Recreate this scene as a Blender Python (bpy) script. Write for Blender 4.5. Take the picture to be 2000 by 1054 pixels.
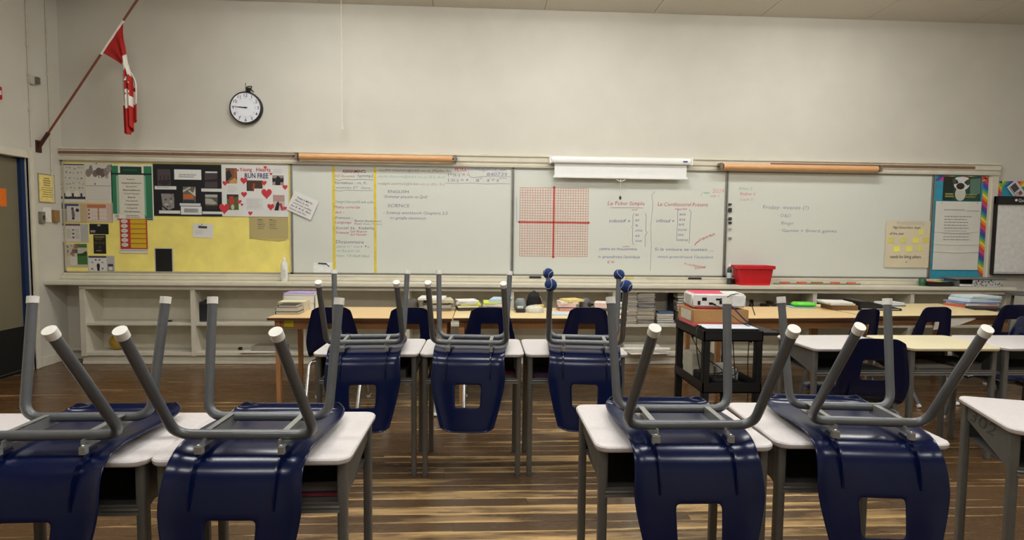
import bpy, bmesh, math, random
from mathutils import Vector, Matrix
random.seed(7)
for o in list(bpy.data.objects): bpy.data.objects.remove(o)
S = bpy.context.scene
C = S.collection
# ---------------------------------------------------------------- camera
FPX, CAM_H, YAW, PITCH, ROLL = 1127.4, 1.4277, 0.0494, -0.0626, 0.0109
IW, IH = 2000, 1054
def cam_axes():
    cy, sy, cp, sp = math.cos(YAW), math.sin(YAW), math.cos(PITCH), math.sin(PITCH)
    f = Vector((sy*cp, cy*cp, sp)); r = Vector((cy, -sy, 0)); u = r.cross(f)
    c, s = math.cos(ROLL), math.sin(ROLL)
    return c*r + s*u, -s*r + c*u, f
CR, CU, CF = cam_axes()
cam_d = bpy.data.cameras.new('camera'); cam = bpy.data.objects.new('camera', cam_d); C.objects.link(cam)
cam_d.sensor_width = 36; cam_d.lens = FPX*36/IW; cam_d.clip_start = 0.05; cam_d.clip_end = 100
cam.matrix_world = Matrix(((CR.x, CU.x, -CF.x, 0), (CR.y, CU.y, -CF.y, 0), (CR.z, CU.z, -CF.z, CAM_H), (0, 0, 0, 1)))
S.camera = cam
def P(u, v, x=None, y=None, z=None):
    """pixel of the photograph -> world point on the given plane"""
    d = CF + CR*((u-IW/2)/FPX) - CU*((v-IH/2)/FPX)
    o = Vector((0, 0, CAM_H))
    if x is not None: t = (x-o.x)/d.x
    elif y is not None: t = (y-o.y)/d.y
    else: t = (z-o.z)/d.z
    return o + d*t
# ---------------------------------------------------------------- light and exposure
S.view_settings.view_transform = 'Standard'; S.view_settings.look = 'None'
S.view_settings.gamma = 1; S.view_settings.use_curve_mapping = False
S.view_settings.exposure = 0.0
w = bpy.data.worlds.new('world'); S.world = w; w.use_nodes = True
w.node_tree.nodes['Background'].inputs[0].default_value = (0.9, 0.95, 1.0, 1)
w.node_tree.nodes['Background'].inputs[1].default_value = 0.05
LAMP_W = (30.0, 29.0, 23.0)      # lens radiance, row by row
LAMP_COLOR = (1.0, 1.005, 0.985)
# rows of ceiling fluorescent fixtures (x centres per row)
LAMP_ROWS = [(4.9, (-1.6, 0.9, 3.6)), (2.5, (-2.0, 0.1, 2.2, 4.3)), (-0.3, (-2.0, 0.1, 2.2, 4.3))]
# ---------------------------------------------------------------- dimensions
DW, YWALL, DC = 6.50, 6.53, 6.233      # board face, wall, bookcase front
XL, XR, YB = -4.557, 7.4, -3.2         # left wall, right wall, wall behind the camera
ZC = 3.90
ZT = 0.885                             # worktop of the bookcase
HD = 0.737                             # pupil desk height
# ---------------------------------------------------------------- materials
def lin(c):
    c /= 255.0
    return c/12.92 if c <= 0.04045 else ((c+0.055)/1.055)**2.4
def rgb(h):
    if isinstance(h, str):
        h = h.lstrip('#'); h = tuple(int(h[i:i+2], 16) for i in (0, 2, 4))
    return (lin(h[0]), lin(h[1]), lin(h[2]), 1)
MATS = {}
def mat(name, col, rough=0.6, metal=0.0, vary=0.08, scale=20.0, bump=0.0, spec=0.5, stretch=None, coat=0.0, trans=0.0):
    """principled material; colour gently varied by noise"""
    if name in MATS: return MATS[name]
    m = bpy.data.materials.new(name); m.use_nodes = True; nt = m.node_tree; N = nt.nodes; L = nt.links
    b = N['Principled BSDF']; b.inputs['Roughness'].default_value = rough; b.inputs['Metallic'].default_value = metal
    b.inputs['Specular IOR Level'].default_value = spec
    if coat: b.inputs['Coat Weight'].default_value = coat; b.inputs['Coat Roughness'].default_value = 0.15
    if trans: b.inputs['Transmission Weight'].default_value = trans
    c = rgb(col)
    tc = N.new('ShaderNodeTexCoord'); mp = N.new('ShaderNodeMapping'); L.new(tc.outputs['Object'], mp.inputs[0])
    if stretch: mp.inputs['Scale'].default_value = stretch
    nz = N.new('ShaderNodeTexNoise'); nz.inputs['Scale'].default_value = scale; nz.inputs['Detail'].default_value = 4
    L.new(mp.outputs[0], nz.inputs['Vector'])
    cr = N.new('ShaderNodeValToRGB'); L.new(nz.outputs[0], cr.inputs[0])
    cr.color_ramp.elements[0].position = 0.3; cr.color_ramp.elements[1].position = 0.7
    cr.color_ramp.elements[0].color = tuple(x*(1-vary) for x in c[:3])+(1,)
    cr.color_ramp.elements[1].color = tuple(min(1, x*(1+vary)) for x in c[:3])+(1,)
    L.new(cr.outputs[0], b.inputs['Base Color'])
    if bump:
        bp = N.new('ShaderNodeBump'); bp.inputs['Strength'].default_value = bump; bp.inputs['Distance'].default_value = 0.002
        L.new(nz.outputs[0], bp.inputs['Height']); L.new(bp.outputs[0], b.inputs['Normal'])
    MATS[name] = m; return m
def emit(name, col, strength):
    m = bpy.data.materials.new(name); m.use_nodes = True; b = m.node_tree.nodes['Principled BSDF']
    b.inputs['Base Color'].default_value = rgb(col); b.inputs['Emission Color'].default_value = rgb(col)
    b.inputs['Emission Strength'].default_value = strength; return m
def ink(col, rough=0.7):
    return mat('ink_'+(col if isinstance(col, str) else '%02x%02x%02x' % tuple(col)).lstrip('#'), col, rough, vary=0.05, scale=60)
# ---------------------------------------------------------------- mesh helpers
class MB:
    """collects shapes and links them as ONE mesh object"""
    def __init__(s): s.v = []; s.f = []
    def add(s, v, f):
        n = len(s.v); s.v += [tuple(p) for p in v]; s.f += [tuple(i+n for i in q) for q in f]; return s
    def box(s, x0, y0, z0, x1, y1, z1):
        v = [(x, y, z) for z in (z0, z1) for y in (y0, y1) for x in (x0, x1)]
        return s.add(v, [(0, 2, 3, 1), (4, 5, 7, 6), (0, 1, 5, 4), (2, 6, 7, 3), (0, 4, 6, 2), (1, 3, 7, 5)])
    def cbox(s, c, d, rz=0.0):
        ca, sa = math.cos(rz), math.sin(rz); v = []
        for z in (-d[2]/2, d[2]/2):
            for y in (-d[1]/2, d[1]/2):
                for x in (-d[0]/2, d[0]/2): v.append((c[0]+x*ca-y*sa, c[1]+x*sa+y*ca, c[2]+z))
        return s.add(v, [(0, 2, 3, 1), (4, 5, 7, 6), (0, 1, 5, 4), (2, 6, 7, 3), (0, 4, 6, 2), (1, 3, 7, 5)])
    def prism(s, poly, axis, a0, a1):
        """poly: 2D outline; axis: 'x','y' or 'z' extrusion"""
        n = len(poly)
        def pt(p, a): return {'x': (a, p[0], p[1]), 'y': (p[0], a, p[1]), 'z': (p[0], p[1], a)}[axis]
        v = [pt(p, a0) for p in poly]+[pt(p, a1) for p in poly]
        f = [tuple(range(n)), tuple(range(2*n-1, n-1, -1))]+[(i, i+n, (i+1) % n+n, (i+1) % n) for i in range(n)]
        return s.add(v, f)
    def tube(s, pts, r, seg=12, fillet=0.0, fseg=6, caps=True, r1=None):
        pts = [Vector(p) for p in pts]
        if fillet:
            out = [pts[0]]
            for a, b, c in zip(pts, pts[1:], pts[2:]):
                d1 = (a-b); d2 = (c-b); l = min(fillet, d1.length*.48, d2.length*.48)
                p0 = b+d1.normalized()*l; p1 = b+d2.normalized()*l
                for k in range(fseg+1):
                    t = k/fseg; out.append(p0*(1-t)**2+b*2*t*(1-t)+p1*t*t)
            out.append(pts[-1]); pts = out
        v = []; f = []; n = len(pts); up = None
        for i, p in enumerate(pts):
            t = (pts[min(i+1, n-1)]-pts[max(i-1, 0)]).normalized()
            if up is None:
                up = Vector((0, 0, 1)) if abs(t.z) < .9 else Vector((1, 0, 0))
            a = t.cross(up).normalized(); up = a.cross(t).normalized()
            rr = r if r1 is None else r+(r1-r)*i/(n-1)
            for k in range(seg):
                q = 2*math.pi*k/seg; v.append(p+a*math.cos(q)*rr+up*math.sin(q)*rr)
        for i in range(n-1):
            for k in range(seg):
                f.append((i*seg+k, i*seg+(k+1) % seg, (i+1)*seg+(k+1) % seg, (i+1)*seg+k))
        if caps: f += [tuple(range(seg-1, -1, -1)), tuple(range((n-1)*seg, n*seg))]
        return s.add(v, f)
    def lathe(s, prof, c=(0, 0, 0), seg=24, M=None):
        """prof: (r,z) list"""
        v = []; f = []; n = len(prof); M = M or Matrix.Identity(3)
        for r, z in prof:
            for k in range(seg):
                q = 2*math.pi*k/seg; p = M @ Vector((r*math.cos(q), r*math.sin(q), z)); v.append(p+Vector(c))
        for i in range(n-1):
            for k in range(seg): f.append((i*seg+k, i*seg+(k+1) % seg, (i+1)*seg+(k+1) % seg, (i+1)*seg+k))
        f += [tuple(range(seg-1, -1, -1)), tuple(range((n-1)*seg, n*seg))]
        return s.add(v, f)
    def mesh(s, name, smooth=False):
        me = bpy.data.meshes.new(name); me.from_pydata(s.v, [], s.f); me.update()
        bm = bmesh.new(); bm.from_mesh(me); bmesh.ops.recalc_face_normals(bm, faces=bm.faces); bm.to_mesh(me); bm.free()
        if smooth:
            for p in me.polygons: p.use_smooth = True
            try: me.set_sharp_from_angle(angle=math.radians(38))
            except Exception: pass
        return me
    def build(s, name, m, parent=None, smooth=False, bevel=0.0, bseg=2, loc=None, rz=None):
        me = s.mesh(name, smooth and not bevel)
        if bevel:
            bm = bmesh.new(); bm.from_mesh(me)
            ed = [e for e in bm.edges if len(e.link_faces) == 2 and e.calc_face_angle(0) > .6]
            bmesh.ops.bevel(bm, geom=ed, offset=bevel, segments=bseg, affect='EDGES', clamp_overlap=True)
            bm.to_mesh(me); bm.free()
            for p in me.polygons: p.use_smooth = True
            try: me.set_sharp_from_angle(angle=math.radians(50))
            except Exception: pass
        return obj(name, me, m, parent, loc, rz)
def obj(name, me, m, parent=None, loc=None, rz=None):
    o = bpy.data.objects.new(name, me); C.objects.link(o)
    if m is not None and not me.materials: me.materials.append(m)
    if parent: o.parent = parent
    if loc is not None: o.location = loc
    if rz is not None: o.rotation_euler = (0, 0, rz)
    return o
def tag(o, label, cat, group=None):
    o['label'] = label; o['category'] = cat
    if group: o['group'] = group
    return o
def thing(name, label, cat, loc=(0, 0, 0), rz=0.0, group=None, parent=None):
    o = bpy.data.objects.new(name, None); C.objects.link(o); o.empty_display_size = .1
    o.location = loc; o.rotation_euler = (0, 0, rz)
    if label: tag(o, label, cat, group)
    return o
def struct(o):
    o['kind'] = 'structure'; return o
def dup(root, label, loc, rot=None, group=None):
    """a copy of a thing with copies of its parts and sub-parts"""
    r = root.copy(); C.objects.link(r); r.location = loc
    if rot is not None: r.rotation_euler = rot
    r['label'] = label
    if group: r['group'] = group
    for ch in root.children:
        c = ch.copy(); C.objects.link(c); c.parent = r
        for g in ch.children:
            d = g.copy(); C.objects.link(d); d.parent = c
    return r
def rounded(w, d, r, seg=5, cx=0, cy=0):
    out = []
    for sx, sy, a0 in ((1, 1, 0), (-1, 1, 90), (-1, -1, 180), (1, -1, 270)):
        for k in range(seg+1):
            a = math.radians(a0+90*k/seg); out.append((cx+sx*(w/2-r)+r*math.cos(a), cy+sy*(d/2-r)+r*math.sin(a)))
    return out
# ---------------------------------------------------------------- lettering
def text_mesh(body, size, width=None, shear=0.0, bold=0.0, jitter=0.0, align='LEFT', depth=0.0):
    cu = bpy.data.curves.new('lettering', 'FONT'); cu.body = body; cu.size = 1.0; cu.align_x = align
    cu.shear = shear; cu.offset = bold; cu.resolution_u = 2; cu.fill_mode = 'BOTH'
    if depth: cu.extrude = depth
    o = bpy.data.objects.new('lettering', cu); me = bpy.data.meshes.new_from_object(o)
    bpy.data.objects.remove(o); bpy.data.curves.remove(cu)
    xs = [v.co.x for v in me.vertices] or [0, 1]
    sx = size
    if width: sx = width/max(1e-6, max(xs)-min(xs))
    ph = random.random()*6
    for v in me.vertices:
        x, y = v.co.x, v.co.y
        yy = y+jitter*(math.sin(x*2.1+ph)+.6*math.sin(x*5.3+ph*2))
        xx = x+jitter*.5*math.sin(y*5+x*1.7+ph)
        v.co = (xx*sx, 0, yy*size)       # lies in the XZ plane, faces -Y
    return me
# ================================================================ the room
M_wall = mat('wall_paint', (206, 201, 188), 0.62, vary=0.03, scale=3.0, bump=0.05)
M_wall_left = mat('wall_paint_left', (206, 201, 188), 0.6, vary=0.03, scale=3.0, bump=0.05)
M_trim = mat('trim_paint', (216, 209, 190), 0.45, vary=0.05, scale=9.0, bump=0.05)
M_cream = mat('bookcase_paint', (212, 205, 186), 0.5, vary=0.05, scale=8.0, bump=0.04)
M_dark = mat('joint_dark', (28, 22, 16), 0.9)
M_tile = mat('ceiling_tile', (214, 209, 198), 0.9, vary=0.03, scale=40, bump=0.15)
def floor_material():
    m = bpy.data.materials.new('worn_floor_boards'); m.use_nodes = True; nt = m.node_tree; N = nt.nodes; L = nt.links
    b = N['Principled BSDF']
    g = N.new('ShaderNodeNewGeometry'); oi = N.new('ShaderNodeObjectInfo'); tc = N.new('ShaderNodeTexCoord')
    def math_(op, a, c=None, clamp=False):
        n = N.new('ShaderNodeMath'); n.operation = op; n.use_clamp = clamp
        for k, x in enumerate((a, c)):
            if x is None: continue
            if isinstance(x, (int, float)): n.inputs[k].default_value = x
            else: L.new(x, n.inputs[k])
        return n.outputs[0]
    def noise(scale, detail=5, off=None):
        mp = N.new('ShaderNodeMapping'); mp.inputs['Scale'].default_value = scale
        ad = N.new('ShaderNodeVectorMath'); ad.operation = 'ADD'; L.new(g.outputs['Position'], ad.inputs[0])
        cm = N.new('ShaderNodeCombineXYZ'); L.new(math_('MULTIPLY', oi.outputs['Random'], off or 0.0), cm.inputs[0])
        L.new(cm.outputs[0], ad.inputs[1]); L.new(ad.outputs[0], mp.inputs[0])
        n = N.new('ShaderNodeTexNoise'); n.inputs['Scale'].default_value = 1; n.inputs['Detail'].default_value = detail
        n.inputs['Roughness'].default_value = 0.62
        L.new(mp.outputs[0], n.inputs['Vector']); return n.outputs[0]
    def ramp(x, a, c): 
        n = N.new('ShaderNodeMapRange'); n.inputs['From Min'].default_value = a; n.inputs['From Max'].default_value = c
        L.new(x, n.inputs['Value']); return n.outputs[0]
    sp = N.new('ShaderNodeSeparateXYZ'); L.new(tc.outputs['Generated'], sp.inputs[0])
    edge = math_('ABSOLUTE', math_('SUBTRACT', sp.outputs[1], 0.5))          # 0 centre .. .5 edge
    streak = noise((1.1, 9, 1), 5, 40.0)
    broad = noise((0.4, 3.5, 1), 3, 40.0)
    patch = noise((0.9, 1.4, 1), 4)
    grain = noise((4, 150, 1), 3, 20.0)
    # traffic wear: strongest in the open aisles in front of the board
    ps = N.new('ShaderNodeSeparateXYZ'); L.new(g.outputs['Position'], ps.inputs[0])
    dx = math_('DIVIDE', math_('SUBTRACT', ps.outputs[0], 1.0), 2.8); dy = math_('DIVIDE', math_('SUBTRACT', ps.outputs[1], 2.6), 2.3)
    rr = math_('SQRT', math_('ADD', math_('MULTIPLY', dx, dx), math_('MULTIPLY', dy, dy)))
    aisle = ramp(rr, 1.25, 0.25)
    wear = math_('ADD', math_('MULTIPLY', streak, 0.50), math_('ADD', math_('MULTIPLY', broad, 0.55), math_('MULTIPLY', patch, 0.25)))
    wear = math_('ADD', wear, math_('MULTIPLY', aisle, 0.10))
    wear = math_('ADD', wear, math_('MULTIPLY', math_('MULTIPLY', ramp(edge, 0.34, 0.49), ramp(noise((1.1, 7, 1), 4, 60.0), 0.40, 0.62)), 0.20))
    wear = math_('ADD', wear, math_('MULTIPLY', oi.outputs['Random'], 0.06))
    wear = ramp(wear, 0.785, 0.93)
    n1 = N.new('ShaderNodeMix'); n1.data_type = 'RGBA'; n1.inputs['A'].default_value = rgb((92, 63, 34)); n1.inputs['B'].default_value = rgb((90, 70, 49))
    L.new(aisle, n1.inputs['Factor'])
    n2 = N.new('ShaderNodeMix'); n2.data_type = 'RGBA'; n2.inputs['B'].default_value = rgb((216, 178, 122)); L.new(n1.outputs['Result'], n2.inputs['A'])
    L.new(wear, n2.inputs['Factor'])
    n3 = N.new('ShaderNodeMix'); n3.data_type = 'RGBA'; n3.blend_type = 'MULTIPLY'; n3.inputs['Factor'].default_value = 0.28
    L.new(n2.outputs['Result'], n3.inputs['A'])
    gr = ramp(grain, 0.2, 0.75); cg = N.new('ShaderNodeCombineColor')
    gg = math_('ADD', math_('MULTIPLY', gr, 0.65), 0.42)
    for k in range(3): L.new(gg, cg.inputs[k])
    L.new(cg.outputs[0], n3.inputs['B'])
    L.new(n3.outputs['Result'], b.inputs['Base Color'])
    L.new(math_('ADD', math_('MULTIPLY', streak, 0.28), 0.13), b.inputs['Roughness'])
    bp = N.new('ShaderNodeBump'); bp.inputs['Strength'].default_value = 0.25; bp.inputs['Distance'].default_value = 0.002
    L.new(streak, bp.inputs['Height']); L.new(bp.outputs[0], b.inputs['Normal'])
    return m
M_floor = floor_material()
fl = struct(MB().box(XL-.2, YB-.2, -.20, XR+.2, YWALL+.2, -.012).build('floor', M_dark))
PW = 0.0852
row = 0; y = YWALL
rest = MB()
while y > YB:
    y0 = y-PW
    if y > 2.45:
        x = XL-random.random()*2.2
        while x < 6.0:
            L_ = random.choice((1.9, 2.3, 2.7, 3.1, 3.5)); x1 = min(x+L_, 6.02)
            xa = max(x, XL)
            if x1-xa > .15:
                h = random.uniform(-.0009, 0)
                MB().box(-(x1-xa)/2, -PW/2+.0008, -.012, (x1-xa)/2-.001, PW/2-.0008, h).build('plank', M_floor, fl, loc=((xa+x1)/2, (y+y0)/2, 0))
            x += L_
        rest.box(6.02, y0+.0008, -.012, XR, y-.0008, 0)
    else:
        rest.box(XL, y0+.0008, -.012, XR, y-.0008, 0)
    y = y0
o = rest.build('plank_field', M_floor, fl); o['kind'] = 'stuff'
# walls
struct(MB().box(XL-.2, YWALL, -.1, XR+.2, YWALL+.15, ZC+.2).build('wall_back', M_wall))
struct(MB().box(XR, YB-.2, -.1, XR+.15, YWALL, ZC+.2).build('wall_right', M_wall))
struct(MB().box(XL-.2, YB-.15, -.1, XR+.2, YB, ZC+.2).build('wall_rear', M_wall))
DY0, DY1, DZ = 5.05, 6.03, 2.125      # doorway in the left wall
wl = MB().box(XL-.2, YB, -.1, XL, DY0, ZC+.2).box(XL-.2, DY1, -.1, XL, YWALL, ZC+.2).box(XL-.2, DY0, DZ, XL, DY1, ZC+.2)
struct(wl.build('wall_left', M_wall_left))
cs = MB().box(XL, DY1, 0, XL+.022, DY1+.075, DZ+.075).box(XL, DY0-.075, 0, XL+.022, DY0, DZ+.075).box(XL, DY0, DZ, XL+.022, DY1, DZ+.075)
cs.box(XL, DY1, 0, XL+.034, DY1+.018, DZ+.018).box(XL, DY0-.018, 0, XL+.034, DY0, DZ+.018).box(XL, DY0, DZ, XL+.034, DY1, DZ+.018)
tr = struct(cs.build('trim_1', M_trim, bevel=.004))
dr = struct(thing('door_1', None, None, (XL-.05, 0, 0)))
M_door = mat('door_paint', (118, 110, 88), 0.5, vary=0.05, scale=5)
MB().box(-.045, DY0+.01, .01, 0, DY1-.045, DZ-.012).build('door_leaf', M_door, dr)
MB().box(0, DY0+.01, .02, .006, DY1-.055, .45).build('kick_plate', mat('kick_plate_black', (14, 12, 12), 0.6), dr)
MB().box(-.06, DY1-.05, .0, .035, DY1-.001, DZ-.001).build('door_stop', mat('blue_door_edge', (18, 42, 84), 0.45), dr)
p = P(3, 385, x=XL-.045)
tag(MB().box(XL-.0495, p.y-.2, p.z-.085, XL-.048, p.y+.06, p.z+.085).build('door_notice', mat('orange_paper', (226, 112, 24), 0.7)),
    'orange paper notice on the dark door at the left edge', 'notice')
# skirting
struct(MB().box(6.0, YWALL-.02, 0, XR, YWALL, .14).build('baseboard_back', M_trim, bevel=.004))
struct(MB().box(XL, DY1+.08, 0, XL+.018, YWALL, .10).build('baseboard_left', M_trim, bevel=.004))
# ceiling: tiles
ce = struct(MB().box(XL-.2, YB-.2, ZC+.012, XR+.2, YWALL+.2, ZC+.2).build('ceiling', mat('ceiling_joint', (120, 112, 98), 0.9)))
tx0 = P(1276, 27, y=YWALL).x-1.22*5
me = MB().box(-.607, -.302, 0, .607, .302, .012).mesh('tile'); me.materials.append(M_tile)
y = YWALL-.305
while y > YB-.3:
    for i in range(12):
        x = tx0+1.22*(i+.5)
        if XL-.55 < x < XR+.55: obj('tile', me, None, ce, (x, y, ZC))
    y -= .61
# ceiling lights
M_fix = mat('fixture_white', (230, 230, 226), 0.4)
fx_me = MB().box(-.62, -.15, -.03, .62, .15, 0).mesh('housing'); fx_me.materials.append(M_fix)
# wrap-around lens: bottom and both long sides glow
df_me = MB().prism([(-.135, -.03), (.135, -.03), (.13, -.062), (.10, -.088), (-.10, -.088), (-.13, -.062)], 'x', -.60, .60).mesh('diffuser')
for (ry, xs), pw in zip(LAMP_ROWS, LAMP_W):
    M_diff = bpy.data.materials.new('lamp_lens'); M_diff.use_nodes = True; b_ = M_diff.node_tree.nodes['Principled BSDF']
    b_.inputs['Base Color'].default_value = (.8, .8, .78, 1); b_.inputs['Emission Color'].default_value = LAMP_COLOR+(1,); b_.inputs['Emission Strength'].default_value = pw
    dm = df_me.copy(); dm.materials.append(M_diff)
    for x in xs:
        t = thing('ceiling_light', 'long fluorescent light fixture on the tiled ceiling overhead', 'light', (x, ry, ZC), 0, 'ceiling fluorescent fixtures')
        obj('housing', fx_me, None, t); obj('diffuser', dm, None, t)
# ---------------------------------------------------------------- left wall fittings
M_cond = mat('painted_conduit', (200, 194, 176), 0.5)
def conduit(u0, v0, z0, label):
    yy = P(u0, v0, x=XL+.008).y
    t = thing('conduit', label, 'conduit', (XL+.008, yy, z0), 0, 'painted conduits on the left wall')
    MB().tube([(0, 0, 0), (0, 0, ZC-z0)], .008, 8).build('pipe', M_cond, t, smooth=True)
    for z in (.35, (ZC-z0)*.6):
        MB().box(-.008, -.022, z, .004, .022, z+.02).build('clip', M_cond, t)
    return yy
y1 = conduit(56, 150, 2.25, 'cream conduit running down the left wall to the grey thermostat box')
y2 = conduit(98, 250, 1.70, 'cream conduit on the left wall beside the corner, down to the light switch')
p = P(61, 155, x=XL+.02)
t = thing('thermostat_box', 'small grey metal box on the left wall conduit', 'box', (XL, p.y, p.z))
MB().box(0, -.03, -.045, .035, .03, .045).build('body', mat('thermostat_cream', (196, 190, 170), 0.5), t, bevel=.004)
MB().box(.018, .028, -.035, .06, .07, .035).build('grille', mat('thermostat_grey', (120, 116, 106), 0.4, metal=.4), t, bevel=.003)
# yellow notice, switch plates
a, b = P(75, 340, x=XL+.003), P(106, 395, x=XL+.003)
t = thing('wall_notice', 'yellow printed notice on the left wall beside the door casing', 'notice', (XL, (a.y+b.y)/2, (a.z+b.z)/2))
hw, hh = (b.y-a.y)/2, (a.z-b.z)/2
MB().box(.001, -hw-.012, -hh-.012, .006, hw+.012, hh+.012).build('holder', mat('holder_grey', (150, 142, 118), 0.5), t)
MB().box(.006, -hw, -hh, .008, hw, hh).build('sheet', mat('yellow_paper', (240, 216, 130), 0.7), t)
mm = MB()
for k in range(9):
    zz = hh*.72-k*hh*.17; l = hw*(.5 if k < 4 else .8)*random.uniform(.7, 1)
    mm.box(.008, -l, zz, .0086, l, zz+.010 if k < 4 else zz+.006)
mm.build('printed_lines', ink('#8c7a48'), t)
for (u0, v0, u1, v1, col, dep, lab, nm) in ((78, 413, 88, 436, (128, 124, 112), .03, 'grey switch box beside the door casing on the left wall', 'switch_box'),
        (86, 404, 103, 434, (236, 232, 222), .012, 'white card over the switch on the left wall', 'switch_card'),
        (104, 410, 115, 434, (152, 118, 72), .035, 'brown wooden switch block in the corner of the left wall', 'switch_block')):
    a, b = P(u0, v0, x=XL+.02), P(u1, v1, x=XL+.02)
    t = thing(nm, lab, 'switch', (XL, (a.y+b.y)/2, (a.z+b.z)/2))
    hw, hh = abs(b.y-a.y)/2, abs(a.z-b.z)/2
    MB().box(0.0, -hw, -hh, dep, hw, hh).build('plate', mat(nm+'_paint', col, 0.5), t, bevel=.003)
    if nm == 'switch_box': MB().box(dep, -.008, -.02, dep+.012, .008, .02).build('toggle', mat('toggle', (70, 66, 60), .5), t)
p = P(0, 182, x=XL+.03)
t = thing('fire_alarm', 'red alarm box at the left edge of the photo', 'alarm', (XL, p.y-.03, p.z))
MB().box(0, -.05, -.06, .05, .035, .06).build('body', mat('alarm_red', (178, 24, 22), .4), t, bevel=.006)
MB().box(.05, -.03, -.02, .056, .015, .02).build('cover', mat('alarm_white', (220, 210, 205), .4), t)
# ---------------------------------------------------------------- flag on its pole
base = P(78, 284, x=XL+.02); tip = P(272, -6, y=base.y)
fd = (tip-base).normalized()
t = thing('flag', 'red and white flag hanging from a slanted wooden pole in the corner', 'flag', base)
pl = tip-base+fd*.12
MB().tube([(0, 0, 0), pl], .011, 10).build('pole', mat('pole_wood', (120, 66, 44), .45, scale=30, stretch=(1, 1, 8)), t, smooth=True)
MB().tube([fd*-.02, fd*.16], .019, 10).build('socket', mat('socket_brown', (84, 52, 44), .4, metal=.5), t, smooth=True)
MB().box(-.022, -.035, -.07, -.008, .035, .05).build('bracket', mat('socket_brown', (84, 52, 44), .4), t)
M_flag = bpy.data.materials.new('flag_cloth'); M_flag.use_nodes = True
M_red = mat('flag_red', (180, 34, 28), .8); M_white = mat('flag_white', (236, 230, 218), .8)
def flag_cloth():
    # hoist along the pole (s 0..1 from low to high), fly hangs down by its own weight
    s0 = (P(203, 105, y=base.y)-base).dot(fd); s1 = (P(245, 43, y=base.y)-base).dot(fd)
    lo = P(254, 264, y=base.y)-base
    R, K = 28, 60
    vs = []; mats = []
    for i in range(R+1):                # along the hoist, 0 = low
        h = i/R
        a = fd*(s0+(s1-s0)*h)
        for j in range(K+1):            # down the fly
            q = j/K
            # cloth gathers under the high corner as it falls
            gx = lo.x+(.058-.10*h)*(1-.25*q)
            end = Vector((gx, 0, lo.z+.16*max(0, .65-h)/.65+.05*max(0, h-.65)))
            top = a
            x = top.x+(gx-top.x)*(1-(1-min(1, q*2.1))**2)
            z = top.z+(end.z-top.z)*q
            yy = .050*math.sin(h*16)*min(1, q*2.5)*(1-.35*q)
            x += .018*math.sin(h*16+1.2)*min(1, q*2)
            vs.append((x, yy, z))
    fs = []; fm = []
    for i in range(R):
        for j in range(K):
            fs.append((i*(K+1)+j, (i+1)*(K+1)+j, (i+1)*(K+1)+j+1, i*(K+1)+j+1))
            h, q = (i+.5)/R, (j+.5)/K
            red = q < .25 or q > .75
            # eleven-pointed leaf in the middle band
            lx, ly = (h-.5)*1.0, (q-.5)*2.0
            if not red:
                r = math.hypot(lx, ly); th = math.atan2(lx, -ly)
                lim = .34+.12*math.cos(th*7)*(1 if abs(th) < 2.4 else 0)-.05*abs(math.sin(th*1.5))
                red = r < lim or (abs(lx) < .03 and 0 < ly < .40)
            fm.append(0 if red else 1)
    me = bpy.data.meshes.new('cloth'); me.from_pydata(vs, [], fs); me.update()
    me.materials.append(M_red); me.materials.append(M_white)
    for p_, k in zip(me.polygons, fm): p_.material_index = k; p_.use_smooth = True
    o = obj('cloth', me, None, t)
    md = o.modifiers.new('thick', 'SOLIDIFY'); md.thickness = .0025
flag_cloth()
a = fd*((P(245, 43, y=base.y)-base).dot(fd)); b = fd*((P(200, 108, y=base.y)-base).dot(fd))
MB().tube([b, a], .0125, 10).build('sleeve', M_white, t, smooth=True)
# ---------------------------------------------------------------- hanging cord
p0 = P(668, 248, y=6.40)
t = thing('pull_cord', 'thin white pull cord hanging from the ceiling in front of the wall', 'cord', (p0.x, 6.40, p0.z))
MB().tube([(0, 0, .04), (.002, 0, .6), (0, 0, ZC-p0.z)], .0045, 6).build('string', mat('cord_white', (232, 224, 204), .8), t, smooth=True)
MB().tube([(0, 0, .05), (.003, 0, -.03)], .007, 8, r1=.013).build('tassel', mat('tassel_white', (224, 214, 190), .8), t, smooth=True)
# ---------------------------------------------------------------- clock
p = P(479.5, 210, y=YWALL-.05); R_ = .172
t = thing('wall_clock', 'round white wall clock with a black rim showing nearly a quarter to nine', 'clock', (p.x, YWALL, p.z))
Mx = Matrix(((1, 0, 0), (0, 0, -1), (0, 1, 0)))         # lathe axis -> -Y
M_blk = mat('black_plastic', (16, 15, 16), .35)
MB().lathe([(R_-.015, 0), (R_, .004), (R_+.002, .045), (R_-.004, .056), (R_-.013, .058), (R_-.014, .048), (.01, .048)], (0, 0, 0), 48, Mx).build('rim', M_blk, t, smooth=True)
MB().lathe([(R_-.013, .046), (R_-.013, .050), (.001, .050)], (0, 0, 0), 48, Mx).build('dial', mat('clock_white', (232, 234, 240), .5, vary=.01), t)
for k in range(1, 13):
    a = math.radians(90-30*k); me = text_mesh(str(k), .048, bold=.01, align='CENTER')
    o = obj('numeral', me, ink('#16161c'), t, (math.cos(a)*R_*.77, -.0508, math.sin(a)*R_*.77-.016))
mm = MB()
for k in range(60):
    a = math.radians(6*k); r0 = R_*.56 if k % 5 == 0 else R_*.60
    mm.tube([(math.cos(a)*r0, -.0506, math.sin(a)*r0), (math.cos(a)*R_*.625, -.0506, math.sin(a)*R_*.625)], .0022 if k % 5 == 0 else .001, 4)
mm.build('minute_marks', ink('#606068'), t)
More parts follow.
